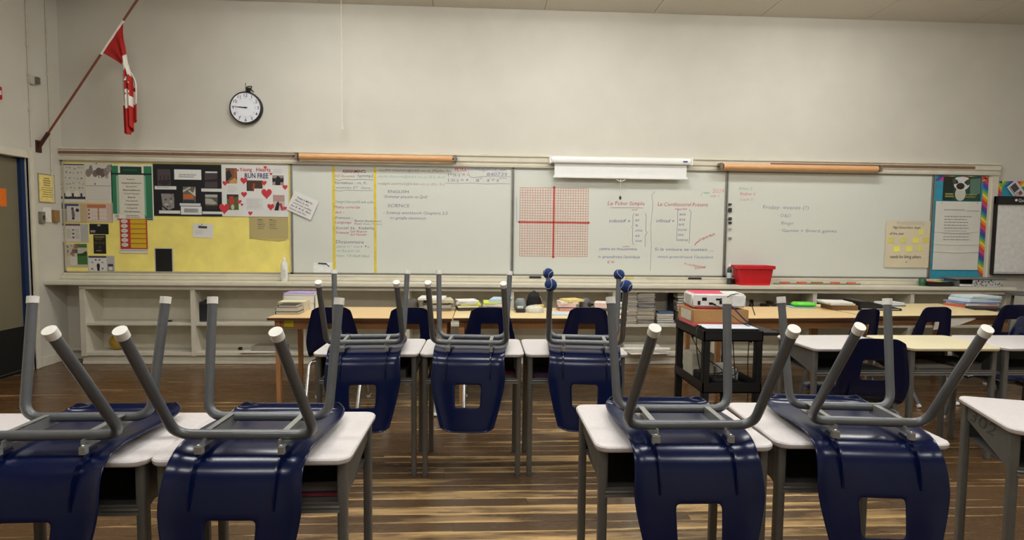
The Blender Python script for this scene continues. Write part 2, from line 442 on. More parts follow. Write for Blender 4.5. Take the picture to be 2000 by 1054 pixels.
def hand(ang, l, wd, y, nm, back=.02):
    a = math.radians(ang); d = Vector((math.cos(a), 0, math.sin(a))); n_ = Vector((-d.z, 0, d.x))
    pts = [d*-back+n_*wd, d*-back-n_*wd, d*l-n_*wd*.7, d*l+n_*wd*.7]
    MB().add([q+Vector((0, y, 0)) for q in pts]+[q+Vector((0, y-.0015, 0)) for q in pts], [(0, 1, 2, 3), (7, 6, 5, 4), (0, 4, 5, 1), (1, 5, 6, 2), (2, 6, 7, 3), (3, 7, 4, 0)]).build(nm, M_blk, t)
hand(176, .075, .0055, -.053, 'hour_hand'); hand(175, .125, .0028, -.056, 'minute_hand')
MB().lathe([(.008, .05), (.008, .06), (.002, .061)], (0, 0, 0), 12, Mx).build('hub', M_blk, t, smooth=True)
# hanger and cables above the clock
u = thing('clock_hanger', 'black clip with wires fixed to the wall above the clock', 'bracket', (p.x+.02, YWALL, p.z+R_+.018))
MB().box(-.022, -.035, -.015, .02, 0, .028).build('clip', M_blk, u, bevel=.004)
MB().tube([(-.03, -.012, .03), (.0, -.03, .04), (.045, -.02, .045), (.02, -.012, .02), (.055, -.01, -.012)], .005, 6, fillet=.02).build('wire', M_blk, u, smooth=True)
MB().tube([(-.035, -.005, .045), (-.03, -.008, .085)], .003, 6).build('nail', mat('nail_grey', (90, 84, 78), .4, metal=.6), u, smooth=True)
# ================================================================ back wall: map rail, boards, bookcase
ZB0, ZB1 = 0.96, 2.165
XE = 5.985
# map rail moulding
prof = [(YWALL, 2.165), (6.475, 2.165), (6.470, 2.19), (6.488, 2.20), (6.485, 2.215), (6.470, 2.225), (6.470, 2.275), (6.455, 2.283), (6.455, 2.298), (YWALL, 2.312)]
struct(MB().prism(prof, 'x', XL+.001, XE).build('trim_2', M_trim))
struct(MB().box(5.905, 6.485, ZT, XE, YWALL, 2.165).build('trim_3', M_trim, bevel=.004))
struct(MB().box(XL+.001, 6.445, ZT+.001, 5.905, YWALL, .93).box(XL+.001, 6.47, .93, 5.905, YWALL, ZB0-.004).build('trim_4', M_trim, bevel=.005))
M_cork = mat('cork_strip', (128, 96, 76), .8, vary=.2, scale=60, bump=.2)
for (u0, u1, lab) in ((106, 576, 'brown cork strip in the map rail above the yellow bulletin board'), (1506, 1906, 'brown cork strip in the map rail above the right-hand whiteboard')):
    a, b = P(u0, 300, y=6.465).x, P(u1, 314, y=6.465).x
    a = max(a, XL+.005)
    tag(MB().box(a, 6.466, 2.232, b, 6.472, 2.262).build('cork_strip', M_cork), lab, 'cork strip', 'cork strips')
# ---- boards
M_board = mat('whiteboard_enamel', (216, 218, 208), .22, vary=.012, scale=2.5, spec=.5)
M_alu = mat('aluminium', (150, 148, 140), .4, metal=.6)
def alu_frame(t, x0, x1, z0, z1, m=None):
    for (a, b, c, d, nm) in ((x0, x0+.014, z0, z1, 'stile'), (x1-.014, x1, z0, z1, 'stile'), (x0, x1, z0, z0+.014, 'rail'), (x0, x1, z1-.014, z1, 'rail')):
        MB().box(a, -.012, c, b, .02, d).build(nm, m or M_alu, t)
BX = [-2.119, .321, 2.761, 5.201]
boards = []
for k, lab in enumerate(('whiteboard with an assignments column between two yellow tape strips', 'whiteboard with a red graph grid and French verb endings', 'whiteboard listing Friday events, with a red bin below')):
    t = thing('whiteboard', lab, 'whiteboard', (0, DW, 0), 0, 'whiteboards on the back wall')
    MB().box(BX[k]+.005, 0, ZB0, BX[k+1]-.005, .02, ZB1).build('panel', M_board, t)
    alu_frame(t, BX[k]+.003, BX[k+1]-.003, ZB0, ZB1)
    boards.append(t)
WY = -.0015
def wr(t, body, u, v, hpx, wpx=None, col='#3a3f78', shear=.15, jit=.03, bold=-.004, rot=0.0, y=DW, dy=WY, name='handwriting', align='LEFT'):
    """hand-written line; (u,v) = left end of the baseline in the photograph, hpx = capital height, wpx = width"""
    p = P(u, v, y=y+dy); k = (p-Vector((0, 0, CAM_H))).dot(CF)/FPX
    me = text_mesh(body, hpx*k/.70, (wpx*k) if wpx else None, shear, bold, jit, align)
    o = obj(name, me, ink(col), t, (p.x, dy, p.z)); o.rotation_euler = (0, -math.radians(rot), 0); return o
def stroke(t, pts, wpx=1.2, col='#5a5a62', y=DW, dy=WY, name='pen_line'):
    q = [P(u, v, y=y+dy) for u, v in pts]; k = (q[0]-Vector((0, 0, CAM_H))).dot(CF)/FPX; w_ = wpx*k/2
    m_ = MB()
    for i in range(len(q)-1):
        a, b = Vector((q[i].x, dy, q[i].z)), Vector((q[i+1].x, dy, q[i+1].z)); d = (b-a).normalized(); n_ = Vector((-d.z, 0, d.x))*w_
        a = a-d*w_*.5; b = b+d*w_*.5
        m_.add([a+n_, a-n_, b-n_, b+n_], [(0, 1, 2, 3)])
    return m_.build(name, ink(col), t)
B1, B2, B3 = boards
# board 1 : yellow tape and columns
for (u0, u1, u2, u3) in ((648.5, 654, 650, 656), (729.5, 734.5, 731, 736)):
    a, b, c, d = P(u0, 322, y=DW), P(u1, 322, y=DW), P(u2, 534, y=DW), P(u3, 534, y=DW)
    MB().box((a.x+c.x)/2, -.0012, ZB0+.016, (b.x+d.x)/2, 0, ZB1-.016).build('yellow_tape', mat('tape_yellow', (222, 200, 70), .5, vary=.12, scale=12), B1)
RED, PINK, NAVY, GREY, GREEN, PURP, BLACK = '#b8323c', '#c4506a', '#3d4274', '#7c7f80', '#74a088', '#6a5a98', '#3a3838'
wr(B1, 'ASSIGNMENTS', 669, 336.5, 5.2, 45, '#8e2020', 0, 0, .02)
wr(B1, 'D/D document', 653, 345.5, 5.0, 39, '#cc6a66'); wr(B1, 'hpmmp2', 698, 345.5, 5.6, 30, '#4a5070')
stroke(B1, [(652, 349), (662, 352), (672, 350), (690, 351), (705, 350), (729, 351)], .9, '#8a8a86')
wr(B1, 'Notation : m, F;', 653, 359, 5.2, 62, '#66696e'); wr(B1, 'masses 5\u1d49  dans', 656, 368, 4.6, 66, '#7e9488')
stroke(B1, [(652, 371), (664, 373), (676, 371), (700, 372), (728, 372)], .9, '#9a9a94')
wr(B1, 'http://arnold.eit.edu', 655, 396, 5.2, 74, '#6e9a88'); wr(B1, 'Maths contr\u00f4le', 652, 406.5, 5.2, 50, '#c4505c')
wr(B1, 'Art -', 654, 417, 5.2, 18, '#c4505c'); wr(B1, 'Fran\u00e7ais -', 654, 427, 4.8, 34, '#5a6478')
wr(B1, 'Language', 654, 436, 5.0, 31, '#b85a78'); wr(B1, 'Boston Renaissance', 692, 432.5, 3.6, 52, '#474a5a'); wr(B1, 'Poem', 692, 438.5, 4.0, 14, '#b8404c'); wr(B1, '(Les Poles)', 709, 439, 4.0, 36, '#8aa496')
wr(B1, 'Social St.', 655, 447, 5.0, 38, '#5c6474'); wr(B1, 'Kimberley', 700, 447.5, 5.4, 31, '#4c5274')
wr(B1, 'Science', 655, 456, 5.0, 25, '#b84858'); wr(B1, 'Lab Report', 684, 453.5, 4.2, 32, '#c04a72'); wr(B1, 'due Monday', 683, 459.5, 4.2, 33, '#c44a74')
wr(B1, 'Dictionnaire', 655, 475, 6.4, 54, '#6a6672'); wr(B1, 'dans n\u00b0 vert Te', 656, 483, 4.4, 64, '#93a89a'); wr(B1, 'de Boston 20', 657, 491.5, 4.4, 44, '#9aaea0'); wr(B1, 'Nov. 13 (last day)', 656, 501, 4.6, 64, '#7cab92')
wr(B1, 'caudite.mautoni@bdsb.on.ca (Maths, Fr)', 738, 333.5, 4.6, 142, '#5c554e'); wr(B1, 'paulo.dumont@bdsb.on.ca (S.S, Art)', 738, 346, 4.6, 130, '#8db4a0'); wr(B1, 'maggie.sutton2@bdsb.on.ca (En, Sc)', 737, 360, 4.6, 130, '#9c9a90')
wr(B1, 'PETRA', 888, 334, 6.6, 23, '#c83c54', 0, .03, .012); wr(B1, 'knowledgehook.com', 912, 332.5, 4.8, 76, '#6a5a96')
wr(B1, '840739', 950, 343, 6.6, 40, '#8878a0', .1); wr(B1, '(+)(-) = -', 874, 343.5, 6.2, 40, '#5e5680', 0); wr(B1, '(-)(-) = +', 874, 354, 6.2, 40, '#5e5680', 0)
wr(B1, 'a', 928, 354.5, 7.5, 7, '#70687e'); wr(B1, 'm', 936, 349.5, 3.2, 5, '#70687e'); wr(B1, '. a', 943, 354.5, 7.5, 12, '#70687e'); wr(B1, 'n', 955, 348.5, 3, 3, '#70687e'); wr(B1, '= a', 959, 354.5, 7.5, 14, '#70687e'); wr(B1, 'm+n', 974, 349, 3.2, 15, '#70687e')
stroke(B1, [(914, 336), (918, 345), (924, 347), (941, 345), (960, 344), (997, 345)], .9, '#9a94a0'); stroke(B1, [(870, 357), (885, 358.5), (920, 357), (950, 359), (980, 358), (996, 359)], .9, '#9a98a0')
wr(B1, 'ENGLISH', 757, 376.5, 5.6, 40, '#6e6a80', .05); wr(B1, '\u00b7 Grammar practise on Quill', 746, 386, 5.6, 94, '#6a628c')
wr(B1, 'SCIENCE', 757, 404, 6.0, 42, '#706c84', .05); wr(B1, '- Science workbook Chapters 2,3', 748, 417.5, 5.6, 125, '#7a7096'); wr(B1, 'on google classroom', 761, 427.5, 5.2, 70, '#7c72a0')
stroke(B1, [(622, 514), (637, 515)], 3.0, '#44444c', dy=-.006, name='marker'); stroke(B1, [(637, 515), (643, 520)], 2.0, '#70707c', dy=-.006, name='marker_cap')
a, b = P(612, 512, y=DW), P(650, 533, y=DW)
MB().box(a.x, -.003, max(b.z, ZB0+.014), b.x, 0, a.z).build('clear_pocket', mat('pocket_white', (234, 236, 232), .3), B1)
# board 2 : graph grid and verb tables
ga, gb = P(1016, 366, y=DW), P(1147, 501, y=DW)
gm = MB(); NL = 27
x0, x1, z0, z1 = ga.x, gb.x, gb.z, ga.z
for i in range(NL+1):
    x = x0+(x1-x0)*i/NL; gm.add([(x-.0022, WY, z0), (x+.0022, WY, z0), (x+.0022, WY, z1), (x-.0022, WY, z1)], [(0, 1, 2, 3)])
    z = z0+(z1-z0)*i/NL; gm.add([(x0, WY-.0003, z-.0022), (x1, WY-.0003, z-.0022), (x1, WY-.0003, z+.0022), (x0, WY-.0003, z+.0022)], [(0, 1, 2, 3)])
gm.build('graph_grid', mat('grid_red', (214, 142, 118), .5), B2)
xm, zm = P(1081.5, 430, y=DW).x, P(1080, 434, y=DW).z
am = MB().box(xm-.007, -.003, z0, xm+.007, -.001, z1).box(x0, -.003, zm-.007, x1, -.001, zm+.007)
for (x, z, dx, dz) in ((xm, z1, 0, 1), (xm, z0, 0, -1), (x0, zm, -1, 0), (x1, zm, 1, 0)):
    am.prism([(x+dz*.018, z+dx*.018) if dz else (x, z+.018), (x-dz*.018, z) if dz else (x, z-.018), (x+dx*.025, z+dz*.025)], 'y', -.003, -.001)
am.build('graph_axes', mat('axis_red', (192, 44, 44), .5), B2)
wr(B2, 'Le Futur Simple', 1186, 400, 7.5, 73, '#c04a60', .12); stroke(B2, [(1193, 405.5), (1230, 405.5), (1257, 406)], .8, '#8c8880')
wr(B2, 'avoir', 1234, 411, 4, 12, '#c44a64'); wr(B2, 'infinitif +', 1189, 434, 6.4, 42, '#5a6090')
for k, s_ in enumerate(('ai', 'as', 'a', 'ons', 'ez', 'ont')): wr(B2, s_, 1240, 421.5+k*10.2, 5.6, (7, 8, 5, 14, 9, 13)[k], '#6a7098')
stroke(B2, [(1239, 416), (1236, 421), (1236, 440), (1234, 443), (1236, 447), (1235, 470), (1237, 478)], .9, '#8a8c98'); stroke(B2, [(1260, 416), (1262, 422), (1261, 450), (1264, 454), (1260, 460), (1260, 482)], .9, '#8a8c98')
wr(B2, 'verbes', 1216, 482.5, 4, 13, '#c8486a'); wr(B2, 'centre en mouvement,', 1170, 488, 5.6, 75, '#6470a0'); wr(B2, 'n. prendrons l\u2019autobus', 1168, 503.5, 5.8, 82, '#6470a0'); wr(B2, '(s', 1184, 513, 5, 14, '#c8687c')
stroke(B2, [(1279, 374), (1273, 380), (1275, 400), (1271, 440), (1272, 480), (1270, 528)], .9, '#a0a09a')
wr(B2, 'Le Conditionnel Pr\u00e9sent', 1284, 402, 7.5, 100, '#c04a60', .12); wr(B2, 'imparfait', 1318, 409.5, 4, 24, '#c44a80'); wr(B2, 'infinitif +', 1281, 434, 6.4, 36, '#5a6090')
for k, s_ in enumerate(('ais', 'ais', 'ait', 'ions', 'iez', 'aient')): wr(B2, s_, 1326-k*.8, 420.5+k*10.0, 5.6, (13, 13, 12, 17, 12, 22)[k], '#6a7098')
stroke(B2, [(1324, 408), (1323, 440), (1321, 470)], .9, '#8a8c98'); stroke(B2, [(1346, 409), (1350, 414), (1348, 430), (1347, 455), (1346, 475)], .9, '#8a8c98')
wr(B2, 'imparfait', 1365, 471, 5.6, 34, '#c84a5c', rot=22); stroke(B2, [(1366, 470), (1360, 474), (1357, 479)], 1.4, '#c84a5c')
wr(B2, 'Si la voiture se mettait ...,', 1278, 489, 5.8, 117, '#6470a0'); wr(B2, 'nous prendrions l\u2019autobus', 1284, 503.5, 5.6, 110, '#7c86aa'); wr(B2, '\u2191conditionnel', 1334, 517, 5.2, 44, '#c8687c', rot=-8); wr(B2, 'pr\u00e9sent', 1357, 525, 5, 21, '#c8687c', rot=4)
wr(B2, '/', 1368, 382, 8, 5, '#a8a8a0'); stroke(B2, [(1375, 376.5), (1385, 376.5)], 2, '#8ac0a0'); wr(B2, '2024', 1391, 376, 7.5, 23, '#dc9c90', .1); wr(B2, 'oct 1', 1386, 385, 5.4, 18, '#dc9c90')
stroke(B2, [(1009, 385), (1009.5, 434)], 1.2, '#9cbcd0')
# board 3
wr(B3, 'Ethan S', 1443, 370.5, 5.6, 26, '#8cb0a0', .1); wr(B3, 'Walker S', 1444, 381, 5.6, 31, '#d8707c', .1); wr(B3, 'Liam S', 1445, 391.5, 5.6, 25, '#b0a0a0', .1)
wr(B3, 'Friday  events (?)', 1489, 407.5, 7.0, 92, '#8c93a0', .08); wr(B3, '\u00b7 D&D', 1519, 423.5, 6.2, 25, '#9299a4', .08); wr(B3, 'Bingo', 1525, 438, 6.0, 24, '#8c93a0', .08); wr(B3, '\u00b7 Games + Board games', 1520, 452.5, 6.0, 116, '#8c93a0', .08)
for k, (v0, v1, c_) in enumerate(((397, 401, '#3c3a38'), (406, 414, '#2e2c2c'), (424, 430, '#4a3c3c'), (433, 437, '#141414'), (445, 448, '#a8a8a4'), (463, 467, '#8c8a88'))):
    a, b = P(1421.5, v0, y=DW), P(1428, v1, y=DW)
    MB().box(a.x, -.02, b.z, b.x, -.012, a.z).build('magnet', ink(c_), B3, bevel=.002)
# ---- pull-down screen over board 2
a, b = P(1075, 309, y=6.40), P(1350, 324, y=6.40)
x0, x1 = a.x, b.x
t = thing('projection_screen', 'white pull-down screen rolled almost up above the graph whiteboard', 'screen', ((x0+x1)/2, 6.42, 2.25)); hw = (x1-x0)/2
M_scr = mat('screen_white', (236, 236, 232), .45, vary=.01)
MB().prism([(-.035, -.035), (.035, -.035), (.045, -.01), (.045, .03), (-.03, .035), (-.042, .02), (-.042, -.02)], 'x', -hw, hw).build('case', M_scr, t, bevel=.004)
for s in (-1, 1): MB().box(s*hw-.012, -.046, -.042, s*hw+.012, .05, .042).build('end_cap', M_scr, t, bevel=.004)
zs = P(1200, 346, y=6.42).z-2.25
MB().box(-hw+.05, -.003, zs, hw-.045, .001, -.02).build('screen_cloth', M_scr, t)
MB().box(-hw+.035, -.012, zs-.016, hw-.03, .012, zs+.012).build('weight_bar', M_scr, t, bevel=.004)
q = P(1388-1388+1212, 360, y=6.42); zb = P(1212, 386, y=6.42).z-2.25; xc = q.x-(x0+x1)/2
MB().tube([(xc, 0, zs-.01), (xc, 0, zb)], .004, 6).build('pull_string', mat('string', (206, 200, 184), .7), t, smooth=True)
MB().tube([(xc-.05, -.004, zs-.025), (xc, -.008, zs-.05), (xc+.05, -.004, zs-.025)], .006, 6, fillet=.02).build('handle', mat('screen_handle', (214, 208, 194), .6), t, smooth=True)
MB().lathe([(.006, -.02), (.012, -.014), (.013, .008), (.004, .02)], (xc, 0, zb), 10).build('pull_knob', M_blk, t, smooth=True)
MB().box(hw-.10, -.0445, -.010, hw-.05, -.042, .005).build('badge', mat('badge_blue', (44, 50, 120), .4), t)
# ---- wooden map rollers
M_roll = mat('roller_wood', (222, 168, 116), .4, vary=.1, scale=12, stretch=(1, 14, 14))
for (u0, v0, u1, v1, lab) in ((579, 306, 889, 309, 'long wooden map roller above the assignments whiteboard'), (1408, 326, 1719, 329, 'long wooden map roller above the Friday events whiteboard')):
    a, b = P(u0, v0, y=6.40), P(u1, v1, y=6.40); z = (a.z+b.z)/2
    t = thing('map_roller', lab, 'map roller', ((a.x+b.x)/2, 6.405, z), 0, 'wooden map rollers'); hw = (b.x-a.x)/2
    MB().tube([(-hw+.03, 0, 0), (hw-.03, 0, 0)], .033, 18).build('roller', M_roll, t, smooth=True)
    for s in (-1, 1):
        MB().box(s*hw-.014, -.03, -.03, s*hw+.014, .075, .04).build('bracket', mat('roller_bracket', (132, 116, 96), .5, metal=.3), t, bevel=.003)
        MB().tube([(s*hw-.04, 0, 0), (s*hw+.02, 0, 0)], .008, 8).build('pin', M_blk, t, smooth=True)
# ---- left bulletin board and teal board
M_yel = mat('yellow_board_paper', (248, 230, 126), .75, vary=.08, scale=6, bump=.05)
t = thing('bulletin_board', 'long bulletin board covered in yellow paper under the map rail', 'bulletin board', (0, DW, 0))
MB().box(XL+.02, 0, ZB0, BX[0]-.004, .02, ZB1).build('backing', M_yel, t)
alu_frame(t, XL+.018, BX[0]-.002, ZB0, ZB1, mat('board_frame_cream', (186, 176, 148), .5))
M_teal = mat('teal_paper', (52, 150, 176), .75)
t = thing('bulletin_board', 'narrow teal bulletin board with a rainbow paper border at the right', 'bulletin board', (0, DW, 0))
MB().box(BX[3]+.005, 0, ZB0, 5.905, .02, ZB1).build('backing', M_teal, t)
MB().box(BX[3]+.004, -.012, ZB0, BX[3]+.016, .02, ZB1).build('stile', M_alu, t)
RB = ('#d64a34', '#e8902c', '#f0d24c', '#8ab43c', '#2c8ca0', '#34509c', '#7a3c90', '#d04a80')
def rainbow(t, x0, z0, x1, z1, horiz, n, ph=0):
    w_ = (x1-x0) if horiz else (z1-z0)
    for k in range(n):
        a0, a1 = k/n, (k+1)/n; sk = .055
        if horiz:
            pl_ = [(max(x0, min(x1, x0+a0*w_+d)), z) for d, z in ((0, z0), (sk, z1))]+[(max(x0, min(x1, x0+a1*w_+d)), z) for d, z in ((sk, z1), (0, z0))]
        else:
            pl_ = [(x, max(z0, min(z1, z0+a0*w_+d))) for d, x in ((0, x1), (sk, x0))]+[(x, max(z0, min(z1, z0+a1*w_+d))) for d, x in ((sk, x0), (0, x1))]
        MB().add([(x, -.002-.00005*(k % 3), z) for x, z in pl_], [(0, 1, 2, 3)]).build('border_stripe', ink(RB[(k+ph) % 8]), t)
rainbow(t, BX[3]+.02, 2.095, 5.87, 2.155, True, 23, 5)
rainbow(t, 5.805, ZB0+.02, 5.87, 2.155, False, 34)
MB().box(5.87, -.001, ZB0, 5.905, .0, ZB1).build('edge_strip', M_trim, t)
# ---- bookcase
t = thing('built_in_bookcase', 'long cream built-in bookcase running under the whiteboards', 'bookcase', (0, 0, 0))
SP, X1 = 1.1283, -4.2022
YBK = YWALL-.012
NB = 9
XBE = X1+SP*NB
for i in range(NB+1):
    x = X1+SP*i; wd = .022 if 0 < i < NB else .028
    MB().box(x-wd, DC, .09, x+wd, YBK, ZT-.075).build('divider', M_cream, t, bevel=.002)
for i in range(NB):
    a, b = X1+SP*i+.022, X1+SP*(i+1)-.022
    MB().box(a, DC+.012, .415, b, YBK, .445).build('shelf', M_cream, t, bevel=.003)
    MB().box(a, DC+.004, .095, b, YBK, .13).build('bottom_shelf', M_cream, t, bevel=.003)
    MB().box(a, YBK, .09, b, YWALL-.001, ZT-.04).build('back_panel', M_cream, t)
MB().box(X1-.03, DC+.03, .0, XBE+.03, DC+.06, .095).build('kick_board', M_cream, t)
MB().box(X1-.03, DC+.018, .0, XBE+.03, DC+.03, .03).build('shoe_moulding', M_cream, t, bevel=.004)
MB().box(X1-.03, DC, ZT-.085, XBE+.03, DC+.02, ZT-.04).build('top_rail', M_cream, t, bevel=.003)
MB().box(XL+.03, YWALL-.05, .1, X1-.03, YWALL-.03, .13).build('corner_shelf', M_cream, t)
wt = tag(MB().box(XL+.001, DC-.035, ZT-.04, XBE+.06, 6.53-.001, ZT).build('worktop', mat('worktop_paint', (222, 216, 196), .4, vary=.06, scale=6, bump=.05), bevel=.006), 'long cream worktop along the bookcase under the boards', 'worktop')
# ================================================================ posters and papers on the boards
class Sheet:
    """a flat sheet pinned on the back wall, given by its rectangle in the photograph; things printed on it are children"""
    def __init__(s, name, label, cat, u0, v0, u1, v1, col, layer=1, group=None, rot=0.0, thick=.0015, ybase=DW, vary=.03):
        um, vm = (u0+u1)/2, (v0+v1)/2
        y = ybase-.0025*layer
        s.c = P(um, vm, y=y); s.w = P(u1, vm, y=y).x-P(u0, vm, y=y).x; s.h = P(um, v0, y=y).z-P(um, v1, y=y).z
        s.o = tag(MB().box(-s.w/2, -thick, -s.h/2, s.w/2, 0, s.h/2).build(name, mat('paper_%s' % str(col).lstrip('#').replace(' ', ''), col, .75, vary=vary, scale=6), loc=(s.c.x, y, s.c.z)), label, cat, group)
        s.o.rotation_euler = (0, -math.radians(rot), 0); s.y = -thick; s.n = 0
    def xz(s, fx, fy): return ((fx-.5)*s.w, (.5-fy)*s.h)
    def rect(s, name, fx0, fy0, fx1, fy1, col, lift=.0006):
        s.n += 1; a, b = s.xz(fx0, fy0), s.xz(fx1, fy1); y = s.y-lift-.00002*s.n
        return MB().box(a[0], y, b[1], b[0], s.y, a[1]).build(name, ink(col), s.o)
    def poly(s, name, pts, col, lift=.001):
        s.n += 1; y = s.y-lift-.00002*s.n
        q = [s.xz(*p) for p in pts]
        return MB().prism(q, 'y', y, s.y).build(name, ink(col), s.o)
    def ell(s, name, fx, fy, rx, ry, col, lift=.001, seg=20):
        a = s.h/s.w if False else 1
        return s.poly(name, [(fx+rx*math.cos(2*math.pi*k/seg), fy+ry*math.sin(2*math.pi*k/seg)) for k in range(seg)], col, lift)
    def text(s, body, fx, fy, fh, fw, col, bold=0.0, shear=0.0, jit=0.0, align='LEFT', name='lettering'):
        s.n += 1; x, z = s.xz(fx, fy)
        me = text_mesh(body, fh*s.h/.7, fw*s.w if fw else None, shear, bold, jit, align)
        return obj(name, me, ink(col), s.o, (x, s.y-.0016-.00002*s.n, z))
    def lines(s, fx0, fy0, fx1, fy1, n, col, fill=.45, name='printed_lines', ragged=.3, words=True):
        s.n += 1; m_ = MB(); y = s.y-.0012-.00002*s.n; st = (fy1-fy0)/n
        for k in range(n):
            x = fx0; end = fx1-random.random()*ragged*(fx1-fx0)
            while x < end:
                l = (random.uniform(.04, .14) if words else 1)*(fx1-fx0)
                a, b = s.xz(x, fy0+k*st), s.xz(min(x+l, end), fy0+(k+fill)*st)
                m_.add([(a[0], y, b[1]), (b[0], y, b[1]), (b[0], y, a[1]), (a[0], y, a[1])], [(0, 1, 2, 3)])
                x += l+.018*(fx1-fx0)
        return m_.build(name, ink(col), s.o)
    def pin(s, fx, fy, col='#c8b060'):
        x, z = s.xz(fx, fy)
        MB().lathe([(.003, 0), (.006, .004), (.005, .010), (.001, .012)], (x, s.y, z), 8, Matrix(((1, 0, 0), (0, 0, -1), (0, 1, 0)))).build('pin', ink(col), s.o)
G = 'posters on the yellow bulletin board'
# recycling chart
s = Sheet('poster', 'pale chart of small pictures with a navy band, top left of the yellow board', 'poster', 117, 319, 166, 395, '#cdc9be', 1, G)
s.rect('title_bar', .03, .015, .97, .045, '#4a4560')
for k in range(30):
    fx, fy = .10+.8*((k % 6)/5.)+random.uniform(-.04, .04), .12+.52*((k//6)/4.)+random.uniform(-.03, .03)
    s.ell('picture', fx, fy, random.uniform(.02, .045), random.uniform(.010, .018), random.choice(('#6e6a66', '#4c484c', '#8a857c', '#a29a8e')), seg=8)
s.rect('navy_band', .0, .85, 1, .915, '#34344e')
for k in range(3): s.rect('bin_mark', .13+.34*k, .765, .20+.34*k, .86, '#2e2e46'); s.ell('bin_lid', .32+.34*k if k < 2 else .0, .78, .10, .08, '#dcdac6') if k < 2 else None
s.rect('foot_strip', .0, .925, 1, 1.0, '#dedace')
# calendar
s = Sheet('wall_calendar', 'white wall calendar with a picture of grey dogs on the yellow board', 'calendar', 167, 318, 219, 395, '#d8d4ca', 1)
for (cx, cy, rx, ry) in ((.12, .26, .10, .10), (.22, .18, .07, .12), (.38, .27, .10, .09), (.52, .22, .12, .10), (.66, .25, .11, .11), (.80, .22, .10, .10), (.90, .14, .10, .10)):
    s.ell('dog', cx, cy, rx, ry, random.choice(('#8d7f76', '#7a6c64', '#a0948a', '#6a5e58')))
for cx in (.5, .6, .76, .82): s.rect('dog_leg', cx, .30, cx+.035, .39, '#85786e')
s.rect('header_line', .02, .575, .95, .59, '#8e8880'); s.ell('crest', .36, .535, .03, .018, '#54504c')
s.lines(.04, .64, .95, .98, 6, '#c0bcb2', .12, 'date_grid', 0, False)
s.pin(.45, .02, '#55504a')
# green bilingual poster
s = Sheet('poster', 'green bordered poster with a column of printed values on white', 'poster', 218, 321, 300, 431, '#e6e0cc', 1, G)
s.rect('green_band', .02, .03, .17, .88, '#2f7a56'); s.rect('green_band', .78, .03, .97, .96, '#2f7a56'); s.rect('green_inner', .12, .2, .19, .88, '#8fb49c'); s.rect('green_inner', .76, .2, .82, .92, '#7fae94')
s.rect('dark_bar', .02, .155, .97, .185, '#0e2c22'); s.rect('title_panel', .22, .04, .73, .17, '#123a2c')
s.rect('white_panel', .18, .2, .78, .9, '#dcd8c8'); s.rect('foot_bar', .12, .965, .97, .985, '#0e2c22')
s.text('Respect', .47, .275, .022, .18, '#3a3a36', .01, align='CENTER')
for k, (b_, w_) in enumerate((('Appartenance', .48), ('Empathie', .24), ('Bienveillance', .40), ('Travail d\u2019\u00e9quipe', .38), ('Espoir', .19), ('Honn\u00eatet\u00e9', .28), ('Coop\u00e9ration', .33), ('Int\u00e9grit\u00e9', .25), ('Pers\u00e9v\u00e9rance', .36))):
    s.text(b_, .48, .34+k*.0635, .024, w_, '#32322e', .015 if k % 2 == 0 else 0, align='CENTER')
s.ell('emblem', .12, .92, .05, .035, '#b8b4a8'); s.lines(.33, .90, .68, .96, 2, '#8c887c')
s.lines(.29, .085, .66, .13, 1, '#2c5c48', .7)
# black display board
s = Sheet('display_board', 'black card display with small photos and white captions', 'display board', 300, 321, 433.5, 422, '#17161a', 1, None, thick=.003)
s.rect('photo', .065, .10, .255, .41, '#4c4246'); s.poly('photo_shape', [(.07, .32), (.25, .30), (.24, .39), (.16, .41), (.08, .38)], '#2c2629')
for k in range(3): s.rect('photo_post', .105+.055*k, .22, .117+.055*k, .36, '#241f22')
s.rect('caption', .02, .425, .335, .49, '#dcdcd8'); s.lines(.06, .44, .30, .475, 1, '#b4b4b2')
s.rect('title_card', .31, .10, .705, .295, '#e6e6e2'); s.lines(.38, .19, .66, .27, 2, '#a6a6a4', .6)
s.rect('photo', .755, .16, .94, .445, '#463c40'); s.rect('photo_edge', .765, .13, .94, .16, '#d2d2ce'); s.poly('photo_shape', [(.755, .30), (.94, .27), (.94, .33), (.755, .33)], '#261f22')
s.rect('caption', .70, .46, 1.0, .52, '#dcdcd8')
s.rect('photo', .43, .43, .615, .73, '#6a6258'); s.poly('photo_shape', [(.43, .5), (.53, .43), (.55, .45), (.435, .54)], '#b6bcae'); s.poly('photo_shape', [(.52, .49), (.58, .55), (.615, .43), (.615, .62), (.51, .51)], '#c8c6bc')
s.rect('photo_shape', .435, .575, .585, .675, '#b86830'); s.rect('photo_shape', .435, .68, .60, .73, '#2c3450')
s.rect('caption', .38, .75, .685, .80, '#d0d0cc')
s.poly('photo', [(.11, .57), (.245, .57), (.30, .64), (.30, .84), (.22, .885), (.13, .80)], '#8e8884')
for k in range(9): s.ell('photo_shape', .17+.09*random.random(), .65+.18*random.random(), .018, .022, random.choice(('#5c5654', '#b4aeaa', '#706a68')), seg=8)
s.poly('photo_corner', [(.26, .57), (.295, .57), (.295, .63)], '#8c8884'); s.poly('photo_corner', [(.12, .82), (.18, .885), (.125, .885)], '#8c8884')
s.rect('caption', .075, .895, .385, .955, '#dcdcd8')
s.rect('caption_card', .395, .81, .70, .97, '#dededa'); s.rect('caption_block', .44, .85, .65, .93, '#a8a8a6'); s.lines(.45, .86, .64, .93, 4, '#8a8a8a', .5)
s.rect('photo', .755, .575, .935, .86, '#5c564e'); s.rect('photo_shape', .755, .575, .935, .63, '#a8aaa2'); s.poly('photo_shape', [(.755, .65), (.85, .66), (.935, .75), (.87, .77), (.755, .76)], '#a8a498'); s.rect('photo_shape', .755, .79, .935, .86, '#2a2420')
